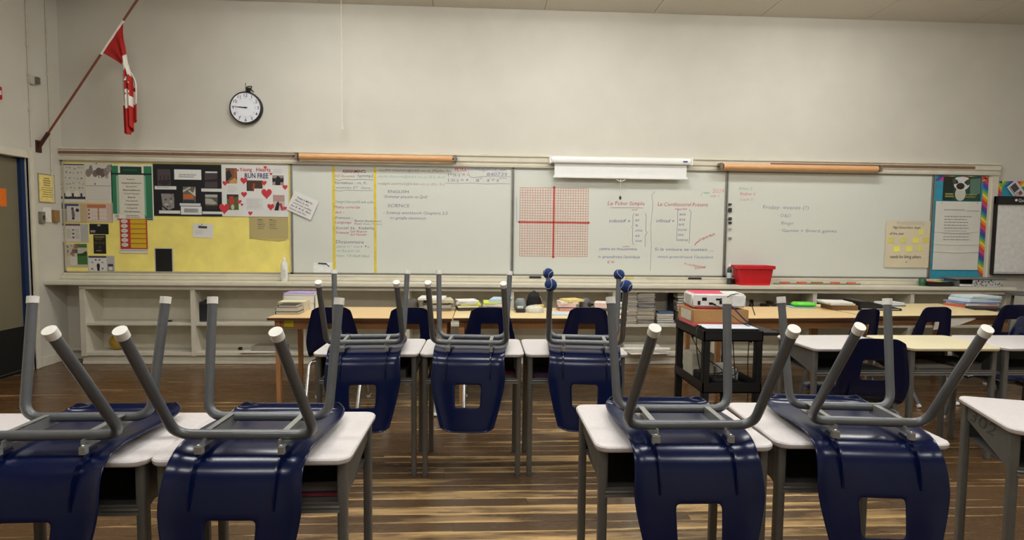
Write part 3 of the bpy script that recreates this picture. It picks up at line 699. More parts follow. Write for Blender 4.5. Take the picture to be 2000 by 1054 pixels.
s.rect('caption', .71, .905, 1.0, .955, '#dcdcd8')
# young hearts poster
s = Sheet('display_board', 'white poster lettered Young Hearts Run Free with red paper hearts', 'display board', 433.5, 322, 563, 423, '#deddd8', 2, None, thick=.003)
s.text('Young', .275, .125, .068, .185, '#b83a40', .015, 0, .02); s.text('Hearts', .52, .125, .075, .215, '#b83a40', .015, 0, .02)
s.text('RUN FREE', .345, .255, .095, .355, '#26306a', .02, 0, .02)
s.rect('photo', .065, .07, .235, .365, '#7a5438'); s.poly('photo_shape', [(.065, .15), (.12, .1), (.16, .22), (.10, .30), (.065, .33)], '#2c2226'); s.poly('photo_shape', [(.11, .33), (.20, .25), (.235, .30), (.235, .365), (.13, .365)], '#c8905a'); s.rect('photo_shape', .19, .07, .235, .24, '#9c5a34')
s.rect('photo', .075, .575, .25, .875, '#54622e'); s.poly('photo_shape', [(.075, .575), (.25, .575), (.25, .62), (.075, .66)], '#3a3436'); s.poly('photo_shape', [(.11, .62), (.17, .60), (.19, .76), (.12, .78)], '#b83a30'); s.ell('photo_shape', .16, .82, .025, .05, '#b8bcb0')
s.poly('photo', [(.375, .30), (.615, .30), (.615, .455), (.485, .455), (.485, .505), (.375, .505)], '#4a3428'); s.rect('photo_shape', .385, .355, .475, .435, '#8c8660'); s.rect('photo_shape', .50, .35, .59, .445, '#908c68'); s.poly('photo_shape', [(.475, .36), (.505, .36), (.49, .47), (.46, .47)], '#a84a30')
s.rect('photo', .765, .195, .935, .385, '#9c8a82'); s.poly('photo_shape', [(.765, .24), (.81, .26), (.85, .20), (.90, .26), (.935, .23), (.935, .32), (.885, .33), (.88, .385), (.81, .385), (.81, .31), (.765, .33)], '#201c24')
s.rect('photo', .77, .575, .945, .875, '#b4938c'); s.rect('photo_shape', .77, .70, .945, .875, '#c8bab2'); s.poly('photo_shape', [(.79, .875), (.82, .74), (.85, .69), (.87, .75), (.85, .875)], '#1c1a22'); s.poly('photo_shape', [(.86, .74), (.90, .73), (.93, .875), (.90, .875)], '#a8404a')
def heart(fx, fy, r, asp, col='#c83640'):
    pts = []
    for k in range(28):
        a = 2*math.pi*k/28; hx = 16*math.sin(a)**3; hy = 13*math.cos(a)-5*math.cos(2*a)-2*math.cos(3*a)-math.cos(4*a)
        pts.append((fx+hx/17*r, fy-(hy/15)*r*asp))
    s.poly('paper_heart', pts, col, .0016+.0004*random.random())
asp = s.w/s.h
for fx, fy, r in ((.052, .36, .040), (.335, .305, .055), (.64, .345, .040), (.675, .545, .083), (.955, .42, .040), (.335, .57, .046), (.25, .045+.065, .016), (.66, .045, .026), (.745, .17, .022), (.265, .715, .034), (.30, .77, .022), (.735, .805, .055), (.425, .935, .034), (.95, .83, .03)): heart(fx, fy, r, asp)
heart(.035, .845, .085, asp)
s.lines(.09, .41, .24, .55, 4, '#cfcecb'); s.rect('caption_card', .36, .64, .62, .87, '#d8d7d3'); s.lines(.38, .66, .6, .85, 7, '#c6c5c2')
s.lines(.78, .08, .93, .16, 3, '#cacac6')
# lower left papers
s = Sheet('poster', 'tan poster with a navy corner and a dark figure', 'poster', 119, 397, 169, 434, '#c2b8a6', 1, G)
s.rect('navy_corner', .02, .02, .70, .14, '#4c5478'); s.rect('navy_corner', .02, .14, .24, .30, '#4c5478'); s.rect('white_panel', .24, .15, .76, .95, '#cfcac0'); s.rect('tan_panel', .76, .0, 1.0, 1, '#c2ac84')
s.ell('figure_head', .46, .28, .05, .08, '#4e4650'); s.poly('figure', [(.42, .36), (.52, .36), (.55, .6), (.52, .82), (.44, .82)], '#6e6672'); s.ell('blob', .65, .36, .07, .09, '#352e3c'); s.ell('figure_foot', .48, .80, .05, .06, '#2e2a34'); s.rect('grey_panel', .02, .36, .24, .95, '#a39c96')
s = Sheet('poster', 'faded orange and white leaflet below the dog calendar', 'poster', 168, 397, 220, 434, '#cdb5a2', 1, G)
s.rect('orange_header', .05, .06, .75, .24, '#bd7150'); s.rect('panel', .10, .28, .78, .92, '#d6cbbf')
for k in range(3): s.ell('icon', .12, .36+.2*k, .04, .05, '#8e5348', seg=8); s.rect('rule', .2, .46+.2*k, .75, .475+.2*k, '#c4917a')
s.rect('arrow', .44, .24, .50, .86, '#c48770')
s = Sheet('poster', 'white leaflet with a maroon top bar and dark icons', 'poster', 120, 436.5, 173, 473, '#c7c2b8', 1, G)
s.rect('maroon_bar', .02, .01, .70, .11, '#6c4456'); s.rect('panel', .02, .13, .70, .93, '#d2cdc3'); s.rect('grey_panel', .72, .02, .99, .98, '#b4b2ac')
for fx in (.12, .44):
    for fy in (.34, .54, .74): s.ell('icon', fx, fy, .045, .05, '#4c4450' if fx > .3 and fy > .4 else '#77707a', seg=10)
s.lines(.2, .3, .38, .85, 6, '#aaa6a0'); s.lines(.52, .3, .68, .85, 6, '#aaa6a0')
s = Sheet('poster', 'small black landscape card above the black phone poster', 'poster', 175, 437, 212, 457, '#161518', 1, G)
s.rect('white_mark', .05, .62, .30, .85, '#8e8a90'); s.rect('white_mark', .42, .05, .58, .22, '#a8a494')
s = Sheet('poster', 'narrow black poster with pale text under the black card', 'poster', 183, 458.5, 207, 495, '#17120e', 1, G)
s.rect('title', .08, .07, .90, .15, '#7a7048'); s.lines(.15, .17, .8, .29, 3, '#6a6242'); s.lines(.2, .82, .8, .88, 1, '#8a8680', .9)
for fx, fy in ((.2, .43), (.52, .43), (.8, .43), (.5, .66)): s.ell('icon', fx, fy, .10, .065, '#5a5236', seg=12); s.ell('icon_inner', fx, fy, .06, .04, '#17120e', seg=12)
s = Sheet('poster', 'collage leaflet with green panels, bottom left of the yellow board', 'poster', 129, 476, 171, 521, '#bdb6a6', 1, G)
s.rect('green_panel', .45, .0, .98, .16, '#4c7040'); s.rect('green_panel', .53, .42, 1.0, .89, '#3c6c34'); s.poly('dark_leaf', [(.5, .45), (.78, .40), (.95, .30), (1, .38), (.9, .52), (.6, .52)], '#24401c')
for k in range(14): s.ell('collage_piece', random.uniform(.05, .5), random.uniform(.05, .5), random.uniform(.04, .1), random.uniform(.03, .07), random.choice(('#8c7866', '#b09c86', '#6c665e', '#a46a4a', '#cfc8b8')), seg=8)
s.rect('dark_square', .30, .24, .55, .40, '#5a564e'); s.rect('white_panel', .20, .55, .52, .92, '#cdc8bc')
s = Sheet('poster', 'white leaflet with a dark bar and a black bottle picture', 'poster', 172, 499, 224, 537, '#c3c0b8', 1, G)
s.rect('dark_bar', .03, .02, .70, .11, '#443a4a'); s.rect('panel', .03, .12, .70, .92, '#d4d2ce'); s.rect('side_panel', .72, .02, 1.0, .95, '#b2b0ac')
s.poly('bottle', [(.33, .48), (.36, .40), (.42, .40), (.45, .48), (.43, .78), (.35, .78)], '#1a1820'); s.rect('card', .75, .42, .95, .80, '#3c3848'); s.rect('card_face', .77, .56, .93, .76, '#cfcecb')
for fx, fy in ((.17, .35), (.55, .35), (.16, .68), (.55, .66), (.3, .22), (.44, .22)): s.ell('icon', fx, fy, .04, .045, random.choice(('#5a5860', '#8a8890')), seg=8)
s = Sheet('behaviour_chart', 'red and yellow chart with six white ovals on the yellow board', 'chart', 235, 427, 288, 494, '#b83a2c', 2)
s.rect('foot_strip', -.03, .885, 1.0, 1.0, '#dedad2', .0012); s.rect('foot_shade', -.01, .91, .98, .94, '#b4b0a8', .0016)
for k in range(6):
    s.ell('oval', .165, .075+.137*k, .125, .058, '#d6d0ca'); s.rect('yellow_cell', .385, .02+.142*k, .955, .14+.142*k, '#d0ae22')
    s.lines(.09, .06+.137*k, .24, .095+.137*k, 1, '#a8a29c', .6)
s = Sheet('pocket_frame', 'small black rectangle with a white frame at the bottom of the yellow board', 'frame', 302, 484, 339, 536.5, '#cdc8b6', 1)
s.rect('black_panel', .06, .03, .93, .965, '#060607', .002)
s = Sheet('pinned_card', 'white card with a black clip pinned on bare yellow paper', 'card', 377, 437, 416, 464, '#e2e0da', 1, None, rot=-3)
s.rect('clip', .28, .16, .70, .30, '#3a363a', .006); s.lines(.1, .5, .6, .8, 3, '#cfcdc8'); s.pin(.45, .03, '#8a7a50')
s = Sheet('clear_sheet', 'brownish translucent printed sheet under the Young Hearts poster', 'sheet', 487, 424, 563, 466, '#b7a772', 1)
s.lines(.22, .12, .42, .6, 5, '#8e8466'); s.lines(.52, .12, .75, .6, 5, '#8e8466'); s.rect('dark_line', .22, .10, .32, .14, '#5c5444'); s.rect('dark_line', .22, .32, .32, .36, '#5c5444'); s.rect('dark_line', .52, .10, .60, .14, '#5c5444'); s.rect('dark_line', .52, .32, .60, .36, '#5c5444')
s.poly('torn_edge', [(.05, .98), (.95, .98), (.95, 1.05), (.75, 1.12), (.55, 1.08), (.25, 1.04)], '#c3b06c', .0005)
s = Sheet('taped_note', 'tilted white hand-written note on the edge of the assignments whiteboard', 'note', 565.5, 381, 617, 421, '#e4e2de', 6, None, rot=-24)
for k, (b_, w_) in enumerate((('Today is MATH', .62), ('Please do the', .55), ('work and reading', .75), ('for E. & Q. days', .8), ('Science quiz Mon', .7))):
    s.text(b_, .18-.03*k, .28+k*.155, .085, w_, '#3c3c48', .012 if k in (0, 3) else 0, .15, .03, name='handwriting')
# flip-chart paper with sticky notes on board 3
s = Sheet('chart_paper', 'cream chart paper with yellow sticky notes on the right-hand whiteboard', 'chart paper', 1729, 431, 1815, 522.5, '#dccfb2', 5)
cp = s
s.text('High School Hero: Angel', .15, .17, .055, .62, '#6c6660', .01, .1, .02, name='handwriting'); s.text('of the year', .08, .30, .055, .33, '#6c6660', .01, .1, .02, name='handwriting');
s.text('needs for living others', .12, .80, .07, .70, '#5c5850', .01, .1, .02, name='handwriting'); s.text('v', .47, .90, .05, .05, '#7c766e', 0, .1, name='handwriting')
s.poly('banner', [(.22, .005), (.30, .02), (.85, .01), (.87, .09), (.83, .13), (.84, .09), (.25, .08)], '#cfc3ae')
GS = 'sticky notes on the cream chart paper'
NOTE = ['sticky note at the upper right of the chart paper', 'leftmost sticky note in the upper row on the chart paper', 'second sticky note in the upper row on the chart paper', 'third sticky note in the upper row on the chart paper', 'rightmost sticky note in the upper row on the chart paper', 'bright sticky note at the left of the lower row on the chart paper', 'middle sticky note of the lower row on the chart paper', 'right sticky note of the lower row on the chart paper']
for k, (u, v, c_) in enumerate(((1798, 453, '#e2dc84'), (1740, 469, '#dcd474'), (1764, 468.5, '#dcd47c'), (1789, 469, '#eee46c'), (1808, 469, '#e0cc70'), (1751, 486, '#f6ee70'), (1775.5, 486, '#f0e874'), (1797, 485, '#e0da7c'))):
    Sheet('sticky_note', 'yellow '+NOTE[k], 'sticky note', u-6, v-5.5, u+6, v+5.5, c_, 6, GS, rot=random.uniform(-3, 3))
# teal board contents
s = Sheet('animal_poster', 'dark green poster with a white fluffy animal face on the teal board', 'poster', 1842, 345, 1916, 391.5, '#2c4434', 2)
s.poly('dark_side', [(0, 0), (.28, 0), (.26, 1), (0, 1)], '#1d2a20'); s.poly('pale_side', [(.7, .1), (.98, .05), (.98, .7), (.72, .8)], '#5c7c6c')
s.ell('neck', .46, .72, .14, .30, '#c4c4b4'); s.ell('head', .48, .30, .21, .28, '#d8d8d2'); s.ell('ear', .30, .18, .07, .14, '#4a4c46'); s.ell('ear', .64, .22, .06, .14, '#3e423c')
s.ell('muzzle', .45, .40, .11, .14, '#302a26'); s.ell('eye', .36, .24, .03, .05, '#14120f'); s.ell('eye', .58, .24, .03, .05, '#14120f'); s.ell('tuft', .48, .08, .18, .08, '#dcdcd4')
s.lines(.06, .70, .30, .90, 2, '#a0a458', .6); s.lines(.60, .72, .95, .92, 2, '#8c9454', .5)
s = Sheet('flip_chart_sheet', 'large creased white sheet of printed lines on the teal board', 'sheet', 1824.5, 393.5, 1913, 527, '#dad8ce', 3)
s.lines(.18, .115, .66, .135, 1, '#a8a6a0', .8); s.text('commitments', .66, .14, .014, .30, '#54524e', .01)
for k in range(9): s.lines(.20, .215+k*.042, .82, .235+k*.042, 1, '#8e8c86' if k not in (5, 6) else '#aaa8a2', .55)
for fy in (.44, .62, .73): s.poly('crease', [(0, fy), (.5, fy+.012), (1, fy-.004), (1, fy+.004), (.5, fy+.02), (0, fy+.006)], '#dad8ce', .005)
s.pin(.12, .02); s.pin(.90, .02)
# ================================================================ furniture builders
M_blue = mat('navy_polypropylene', (5, 16, 54), .21, vary=.04, scale=60, bump=.03, spec=.38)
M_grey = mat('grey_enamel_tube', (108, 110, 112), .33, metal=.35, vary=.06, scale=30)
M_chrome = mat('chrome_tube', (200, 200, 196), .2, metal=.9, vary=.03)
M_glide = mat('white_glide', (236, 232, 222), .45)
M_steel = mat('strap_steel', (172, 172, 168), .3, metal=.7)
# ---- chair: built in its own frame (x across, y to the front of the seat, z up), seat level, tips near z = 0
PROF = [(.412, .408, .172), (.402, .425, .192), (.375, .440, .207), (.30, .446, .214), (.20, .440, .216), (.10, .434, .213), (.02, .435, .207), (-.030, .445, .202), (-.062, .468, .200), (-.080, .500, .202), (-.090, .545, .206),
        (-.0955, .575, .206), (-.099, .602, .203), (-.1035, .632, .198), (-.109, .664, .191), (-.1135, .694, .184), (-.1175, .722, .177), (-.1215, .750, .170), (-.128, .785, .161), (-.1335, .815, .153), (-.137, .836, .147), (-.1385, .846, .142), (-.148, .852, .136)]
HOLE_Z = (.602, .722); HOLE_X = .068
def shell_mesh():
    fr = (.0, .36, .70, .90, 1.0)
    vs = []; ncol = None; rows = len(PROF)
    xs_all = []
    for (y, z, hw) in PROF:
        hx = min(HOLE_X*(1.06-.5*max(0, z-.602)), hw*.60)
        half = [0, hx*.38, hx*.72, hx, hx*1.30]+[hx*1.30+(hw-hx*1.30)*f for f in fr[1:]]
        xs = [-h for h in half[:0:-1]]+half; xs_all.append(xs)
    ncol = len(xs_all[0])
    for i, (y, z, hw) in enumerate(PROF):
        a = PROF[max(0, i-1)]; b = PROF[min(rows-1, i+1)]
        ty, tz = b[0]-a[0], b[1]-a[1]; l = math.hypot(ty, tz); ny, nz = -tz/l, ty/l          # away from the sitter
        for x in xs_all[i]:
            q = abs(x)/hw; e = max(0, (q-.70)/.30)
            d = .020*e*e
            # back of the shell is a little hollow
            sm = min(1, max(0, (z-.45)/.2)); h = (.003+.009*sm*sm*(3-2*sm))*(1-q*q)
            top_ = min(1, max(0, (z-.76)/.09)); up_ = .020*top_*(1-q*q*q)-.006*top_
            vs.append((x, y+ny*(d+h), z+nz*(d+h)+up_))
    fs = []
    for i in range(rows-1):
        for j in range(ncol-1):
            xm_ = (xs_all[i][j]+xs_all[i][j+1])/2; zm_ = (PROF[i][1]+PROF[i+1][1])/2
            if abs(xm_) < xs_all[i][ncol//2+3] and HOLE_Z[0] < zm_ < HOLE_Z[1]: continue
            fs.append((i*ncol+j, i*ncol+j+1, (i+1)*ncol+j+1, (i+1)*ncol+j))
    me = bpy.data.meshes.new('shell'); me.from_pydata(vs, [], fs); me.update()
    o = bpy.data.objects.new('shell', me); C.objects.link(o)
    m1 = o.modifiers.new('t', 'SOLIDIFY'); m1.thickness = .007; m1.offset = 0
    m2 = o.modifiers.new('s', 'SUBSURF'); m2.levels = 2; m2.render_levels = 2
    dg = bpy.context.evaluated_depsgraph_get(); me2 = bpy.data.meshes.new_from_object(o.evaluated_get(dg))
    bpy.data.objects.remove(o); bpy.data.meshes.remove(me); me2.name = 'shell'
    for p_ in me2.polygons: p_.use_smooth = True
    me2.materials.clear(); me2.materials.append(M_blue)
    return me2
SHELL = shell_mesh()
ZBAR = .384
TIPS = {'rear': (.197, -.262, .022), 'front': (.217, .258, -.006)}
def leg_paths():
    r = TIPS['rear']; f = TIPS['front']
    rear = [(-r[0], r[1], r[2]), (-.212, 0, ZBAR), (.212, 0, ZBAR), (r[0], r[1], r[2])]
    front = [(-f[0], f[1], f[2]), (-.200, .176, ZBAR), (.200, .176, ZBAR), (f[0], f[1], f[2])]
    return rear, front
def half_tubes(path):
    """left leg, cross bar and right leg of one bent tube, as separate meshes meeting at the bar"""
    full = MB().tube(path, .0155, 14, fillet=.055, fseg=7)
    return full.mesh('leg_frame', True)
REAR, FRONT = (half_tubes(p_) for p_ in leg_paths())
def tip_meshes():
    out = []
    for path in leg_paths():
        for a, b in ((path[0], path[1]), (path[3], path[2])):
            d = (Vector(b)-Vector(a)).normalized(); a = Vector(a)
            out.append((MB().tube([a-d*.002, a+d*.003, a+d*.020, a+d*.022], .0178, 14).mesh('glide', True), a, d))
    return out
TIPM = tip_meshes()
for m_, _, _ in TIPM: m_.materials.append(M_glide)
def strap_mesh(s):
    x = s*.112
    mb = MB().box(x-.0025, -.030, ZBAR+.006, x+.0025, .190, ZBAR+.022).box(x-.003, .012, ZBAR-.012, x+.003, .164, ZBAR+.008).box(x-.003, .012, ZBAR-.012, x+s*.016, .164, ZBAR-.008).box(x-.003, -.048, ZBAR+.022, x+s*.020, .200, ZBAR+.027).box(x-.003, -.048, ZBAR+.027, x+s*.020, -.030, ZBAR+.044)
    return mb.mesh('strap')
STRAP = [strap_mesh(-1), strap_mesh(1)]
SCREW = []
for s in (-1, 1):
    SCREW.append(MB().lathe([(.005, 0), (.005, -.004), (.002, -.006)], (s*.122, -.040, ZBAR+.022), 8).mesh('screw', True))
def rib_mesh(s):
    mb = MB(); x = s*.122
    pts = []
    for (y, z, hw) in PROF[6:12]: pts.append((y, z))
    n = len(pts); v = []; f = []
    for i, (y, z) in enumerate(pts):
        a = pts[max(0, i-1)]; b = pts[min(n-1, i+1)]; ty, tz = b[0]-a[0], b[1]-a[1]; l = math.hypot(ty, tz); ny, nz = -tz/l, ty/l
        hgt = .006+.013*math.sin(math.pi*min(1, (i+.4)/(n-.3)))
        for dx, hh in ((-.006, .0), (-.003, hgt), (.003, hgt), (.006, .0)): v.append((x+dx, y+ny*(.004+hh), z+nz*(.004+hh)))
    for i in range(n-1):
        for k in range(3): f.append((i*4+k, i*4+k+1, (i+1)*4+k+1, (i+1)*4+k))
    f += [(0, 1, 2, 3), tuple(range(4*n-1, 4*n-5, -1))]
    return mb.add(v, f).mesh('rib', True)
RIB = [rib_mesh(-1), rib_mesh(1)]
for m_ in RIB: m_.materials.append(M_blue)
for m_ in STRAP+SCREW: m_.materials.append(M_steel)
BALL = MB().lathe([(.033*math.sin(math.pi*k/12)+.0001, -.033*math.cos(math.pi*k/12)) for k in range(13)], (0, 0, 0), 20).mesh('tennis_ball', True)
BALL.materials.append(mat('ball_felt_blue', (30, 52, 104), .9, vary=.15, scale=300, bump=.3))
def seam_mesh():
    pts = []
    for k in range(41):
        a = 2*math.pi*k/40; x = .75*math.cos(a)+.25*math.cos(3*a); y = .75*math.sin(a)-.25*math.sin(3*a); z = .866*math.sin(2*a)
        pts.append(Vector((x, y, z)).normalized()*.0330)
    return MB().tube(pts, .0016, 5, caps=False).mesh('seam', True)
SEAM = seam_mesh(); SEAM.materials.append(mat('ball_seam', (190, 196, 200), .8))
def frame_copy(me, m_):
    k = me.copy(); k.materials.clear(); k.materials.append(m_); return k
FR = {'grey': (frame_copy(REAR, M_grey), frame_copy(FRONT, M_grey)), 'chrome': (frame_copy(REAR, M_chrome), frame_copy(FRONT, M_chrome))}
def make_chair(label, group, loc, rz, up=True, finish='grey', balls=False, tilt=0.0):
    """up: standing on the floor; otherwise flipped on to a desk with its back hanging in front"""
    t = thing('school_chair', label, 'chair', (0, 0, 0), 0, group)
    obj('shell', SHELL, None, t)
    for m_ in RIB: obj('rib', m_, None, t)
    for m_ in FR[finish]:
        o = obj('leg_frame', m_, None, t)
    for m_, a, d in TIPM:
        if balls:
            b = obj('tennis_ball', BALL, None, t, a+d*.012); b.rotation_euler = (random.random()*3, random.random()*3, random.random()*3)
            obj('seam', SEAM, None, b)
        else: obj('glide', m_, None, t)
    for m_ in STRAP: obj('strap', m_, None, t)
    for m_ in SCREW: obj('screw', m_, None, t)
    if up:
        t.location = loc; t.rotation_euler = (math.radians(3.1), 0, rz); t.location.z = -.003
    else:
        # turn over about the front-back axis: x -> -x, z -> -z
        t.rotation_mode = 'XYZ'
        t.rotation_euler = (math.radians(tilt), math.pi, rz)
        t.location = (loc[0], loc[1], loc[2]+.4545)
    return t
# ---- pupil desk: origin on the floor under the middle of the front edge
M_top = mat('desk_laminate', (216, 209, 207), .28, vary=.05, scale=90, spec=.5)
M_topy = mat('desk_laminate_cream', (226, 214, 176), .35, vary=.05, scale=90)
M_dframe = mat('desk_grey_steel', (104, 102, 96), .4, metal=.3, vary=.06, scale=25)
DWID, DDEP = .605, .475
def top_mesh():
    mb = MB()
    o1 = rounded(DWID, DDEP, .045, 6, 0, DDEP/2)
    zs = [(HD-.022, -.006), (HD-.016, -.001), (HD-.006, 0), (HD-.001, -.004)]
    v = []; f = []; n = len(o1)
    for z, ins in zs:
        for (x, y) in rounded(DWID+2*ins, DDEP+2*ins, .045+ins, 6, 0, DDEP/2): v.append((x, y, z))
    for (x, y) in rounded(DWID-.03, DDEP-.03, .032, 6, 0, DDEP/2): v.append((x, y, HD))
    for i in range(len(zs)):
        for k in range(n): f.append((i*n+k, i*n+(k+1) % n, (i+1)*n+(k+1) % n, (i+1)*n+k))
    f += [tuple(range(n-1, -1, -1)), tuple(range(len(zs)*n, (len(zs)+1)*n))]
    return mb.add(v, f).mesh('desktop', True)
TOPM = top_mesh(); TOPY = TOPM.copy(); TOPM.materials.append(M_top); TOPY.materials.append(M_topy)
LEGM = MB().prism(rounded(.030, .036, .009, 3), 'z', .012, HD-.022).mesh('leg', True); LEGM.materials.append(M_dframe)
FOOT = MB().prism(rounded(.032, .038, .010, 3), 'z', 0, .014).mesh('glide', True); FOOT.materials.append(mat('desk_foot', (84, 82, 78), .5))
LX, LY0, LY1 = .272, .045, .435
SIDE = MB().prism([(LY0, HD-.022), (LY1, HD-.022), (LY1, HD-.085), (LY0+.05, HD-.165), (LY0, HD-.185)], 'x', -.003, .003).mesh('side_panel'); SIDE.materials.append(M_dframe)
BOX = MB().box(-LX+.008, LY0-.015, HD-.172, LX-.008, LY1, HD-.166).box(-LX+.008, LY1-.004, HD-.166, LX-.008, LY1, HD-.022).mesh('book_box'); BOX.materials.append(mat('book_box_grey', (70, 68, 66), .6))
LIP = MB().prism([(LY0-.020, HD-.182), (LY0-.013, HD-.184), (LY0-.012, HD-.150), (LY0-.020, HD-.152), (LY0-.017, HD-.160), (LY0-.021, HD-.166), (LY0-.017, HD-.172)], 'x', -LX+.006, LX-.006).mesh('front_lip'); LIP.materials.append(M_dframe)
def make_desk(label, loc, rz=0.0, top=None, group='pupil desks'):
    t = thing('pupil_desk', label, 'desk', loc, rz, group)
    obj('desktop', top or TOPM, None, t)
    for sx in (-1, 1):
        for y in (LY0, LY1):
            l = obj('leg', LEGM, None, t, (sx*LX, y, 0)); obj('glide', FOOT, None, l)
        obj('side_panel', SIDE, None, t, (sx*(LX), 0, 0))
    obj('book_box', BOX, None, t); obj('front_lip', LIP, None, t)
    return t
# ---- wooden work table
M_oak = mat('table_maple', (226, 192, 138), .42, vary=.07, scale=6, stretch=(1, 10, 1), spec=.4)
M_oak2 = mat('table_cream', (228, 206, 156), .42, vary=.05, scale=6, stretch=(1, 10, 1), spec=.4)
M_apron = mat('table_leg_wood', (176, 126, 80), .5, vary=.08, scale=9, stretch=(8, 8, 1))
def make_table(label, x0, y0, w_, d_, h, rz=0.0, top=None, leg=None):
    t = thing('work_table', label, 'table', (x0, y0, 0), rz, 'wooden work tables')
    MB().box(0, 0, h-.024, w_, d_, h).build('tabletop', top or M_oak, t, bevel=.003)
    MB().box(.001, -.0012, h-.021, w_-.001, .004, h-.004).build('edge_band', mat('edge_brown', (74, 44, 28), .5), t)
    for (a, b, c, d) in ((.07, .055, w_-.07, .075), (.07, d_-.075, w_-.07, d_-.055)): MB().box(a, b, h-.10, c, d, h-.024).build('apron', leg or M_apron, t)
    for x in (.045, w_-.045-.045):
        MB().box(x+.012, .09, h-.10, x+.032, d_-.09, h-.024).build('apron', leg or M_apron, t)
        for y in (.045, d_-.09):
            mb = MB(); z0, z1 = 0, h-.024
            v = [(x+.007, y+.007, z0), (x+.038, y+.007, z0), (x+.038, y+.038, z0), (x+.007, y+.038, z0), (x, y, z1), (x+.045, y, z1), (x+.045, y+.045, z1), (x, y+.045, z1)]
            mb.add(v, [(3, 2, 1, 0), (4, 5, 6, 7), (0, 1, 5, 4), (1, 2, 6, 5), (2, 3, 7, 6), (3, 0, 4, 7)]).build('leg', leg or M_apron, t)
    return t
# ================================================================ placing desks, chairs and tables
GC = 'chairs turned upside down on the desks'
# front row left
make_desk('pupil desk cut off by the left edge, nothing on its visible corner', (-1.927, 1.745, 0), math.radians(-1))
make_desk('front row pupil desk at the left, under the leftmost upturned chair', (-1.3155, 1.742, 0))
make_desk('front row pupil desk beside the aisle, under the second upturned chair from the left', (-.708, 1.745, 0))
make_desk('front row pupil desk just right of the aisle, under an upturned chair', (.677, 1.828, 0))
make_desk('front row pupil desk under the rightmost upturned chair', (1.295, 1.84, 0), math.radians(-2))
dc = make_desk('pupil desk with a pencilled number on its grey side, at the right edge', (2.215, 1.872, 0), math.radians(-20))
me = text_mesh('302', .075, .22, .25, -.004, .05)
o = obj('pencil_marks', me, ink('#3e3c38'), dc, (-LX-.0045, LY0+.36, HD-.085)); o.rotation_euler = (0, 0, -math.pi/2)
# middle row
make_desk('left desk of the middle row of three', (-.672, 3.298, 0))
make_desk('centre desk of the middle row of three', (-.062, 3.292, 0))
make_desk('right desk of the middle row of three, its chair has tennis balls', (.550, 3.290, 0))
# right back row
make_desk('grey-topped desk beside the black cart, with an empty chair in front', (2.368, 3.47, 0), math.radians(1.5))
make_desk('cream-topped pupil desk in the right-hand back row', (3.01, 3.475, 0), 0, TOPY)
make_desk('pupil desk cut off at the right edge beside the cream-topped desk', (3.64, 3.48, 0))
# upturned chairs
def flip(label, x, y, rz=0.0, balls=False, tilt=0.0):
    return make_chair(label, GC, (x, y, HD), rz, False, 'grey', balls, tilt)
flip('upturned navy chair at the far left, cut off by the photo edge', -1.302, 1.768, math.radians(1))
flip('upturned navy chair on the left desk beside the aisle', -.722, 1.765, math.radians(-1.5))
flip('upturned navy chair on the front desk just right of the aisle', .680, 1.832, math.radians(-1))
flip('upturned navy chair at the right end of the front row', 1.298, 1.855, math.radians(-6))
for ch in C.objects:
    if ch.parent and ch.parent.get('label') == 'upturned navy chair at the right end of the front row' and ch.name.split('.')[0] in ('leg_frame', 'glide'): ch.scale.x = .90
flip('upturned navy chair on the left desk of the middle row', -.664, 3.265, math.radians(3.5))
flip('upturned navy chair on the centre desk of the middle row', -.074, 3.262, math.radians(-4))
flip('upturned navy chair with blue tennis balls on its feet', .583, 3.262, math.radians(-7), True)
# chairs standing on the floor
GF = 'navy chairs standing on the floor'
for (u, v, rz, lab, fin, lift) in ((650, 597, 3, 'navy chair pushed up to the left end of the wooden table', 'chrome', 0), (803, 598, 0, 'navy chair at the right end of the left wooden table', 'chrome', 0),
        (957, 598, -2, 'navy chair at the second wooden table, behind the centre desk', 'chrome', 0), (1146, 598, 0, 'navy chair at the second wooden table, behind the tennis ball chair', 'chrome', 0),
        (1683, 601, 24, 'navy chair turned sideways at the right-hand wooden table with the black binder', 'grey', 0), (1818, 597, 9, 'navy chair with a small red and white sticker on its back', 'grey', 0),
        (1972, 593, 4, 'navy chair at the far right edge by the wooden table', 'grey', 0), (1707, 657, -8, 'empty navy chair standing in front of the grey-topped desk by the cart', 'grey', 0)):
    p = P(u, v, z=.846); a = math.radians(rz)
    # back of the shell is 0.137 behind the origin
    t = make_chair(lab, GF, (p.x-.137*math.sin(a), p.y+.137*math.cos(a), 0), a, True, fin)
    if 'sticker' in lab:
        for (dx, dz, w_, h_, c_) in ((-.03, .585, .06, .010, '#d8d8d8'), (-.005, .565, .04, .012, '#b8343c')):
            MB().box(dx, -.113, dz-.02, dx+w_, -.111, dz-.02+h_).build('sticker', ink(c_), t)
make_chair('navy chair seen under the desks at the right edge', GF, (3.90, 4.10, 0), math.radians(84), True, 'grey')
# work tables
make_table('left wooden work table with books piled on its corner', -1.735, 4.69, 1.482, .70, .735)
make_table('second wooden work table, crowded with papers and a black bag', -.245, 4.72, 1.44, .68, .735, 0, M_oak2)
make_table('wooden work table behind the black cart, with a black binder on it', 1.95, 4.74, 1.42, .77, .735, math.radians(3.5))
make_table('wooden work table at the right with a pile of folders', 3.40, 4.925, 1.52, .86, .735, math.radians(4.5), M_oak2)
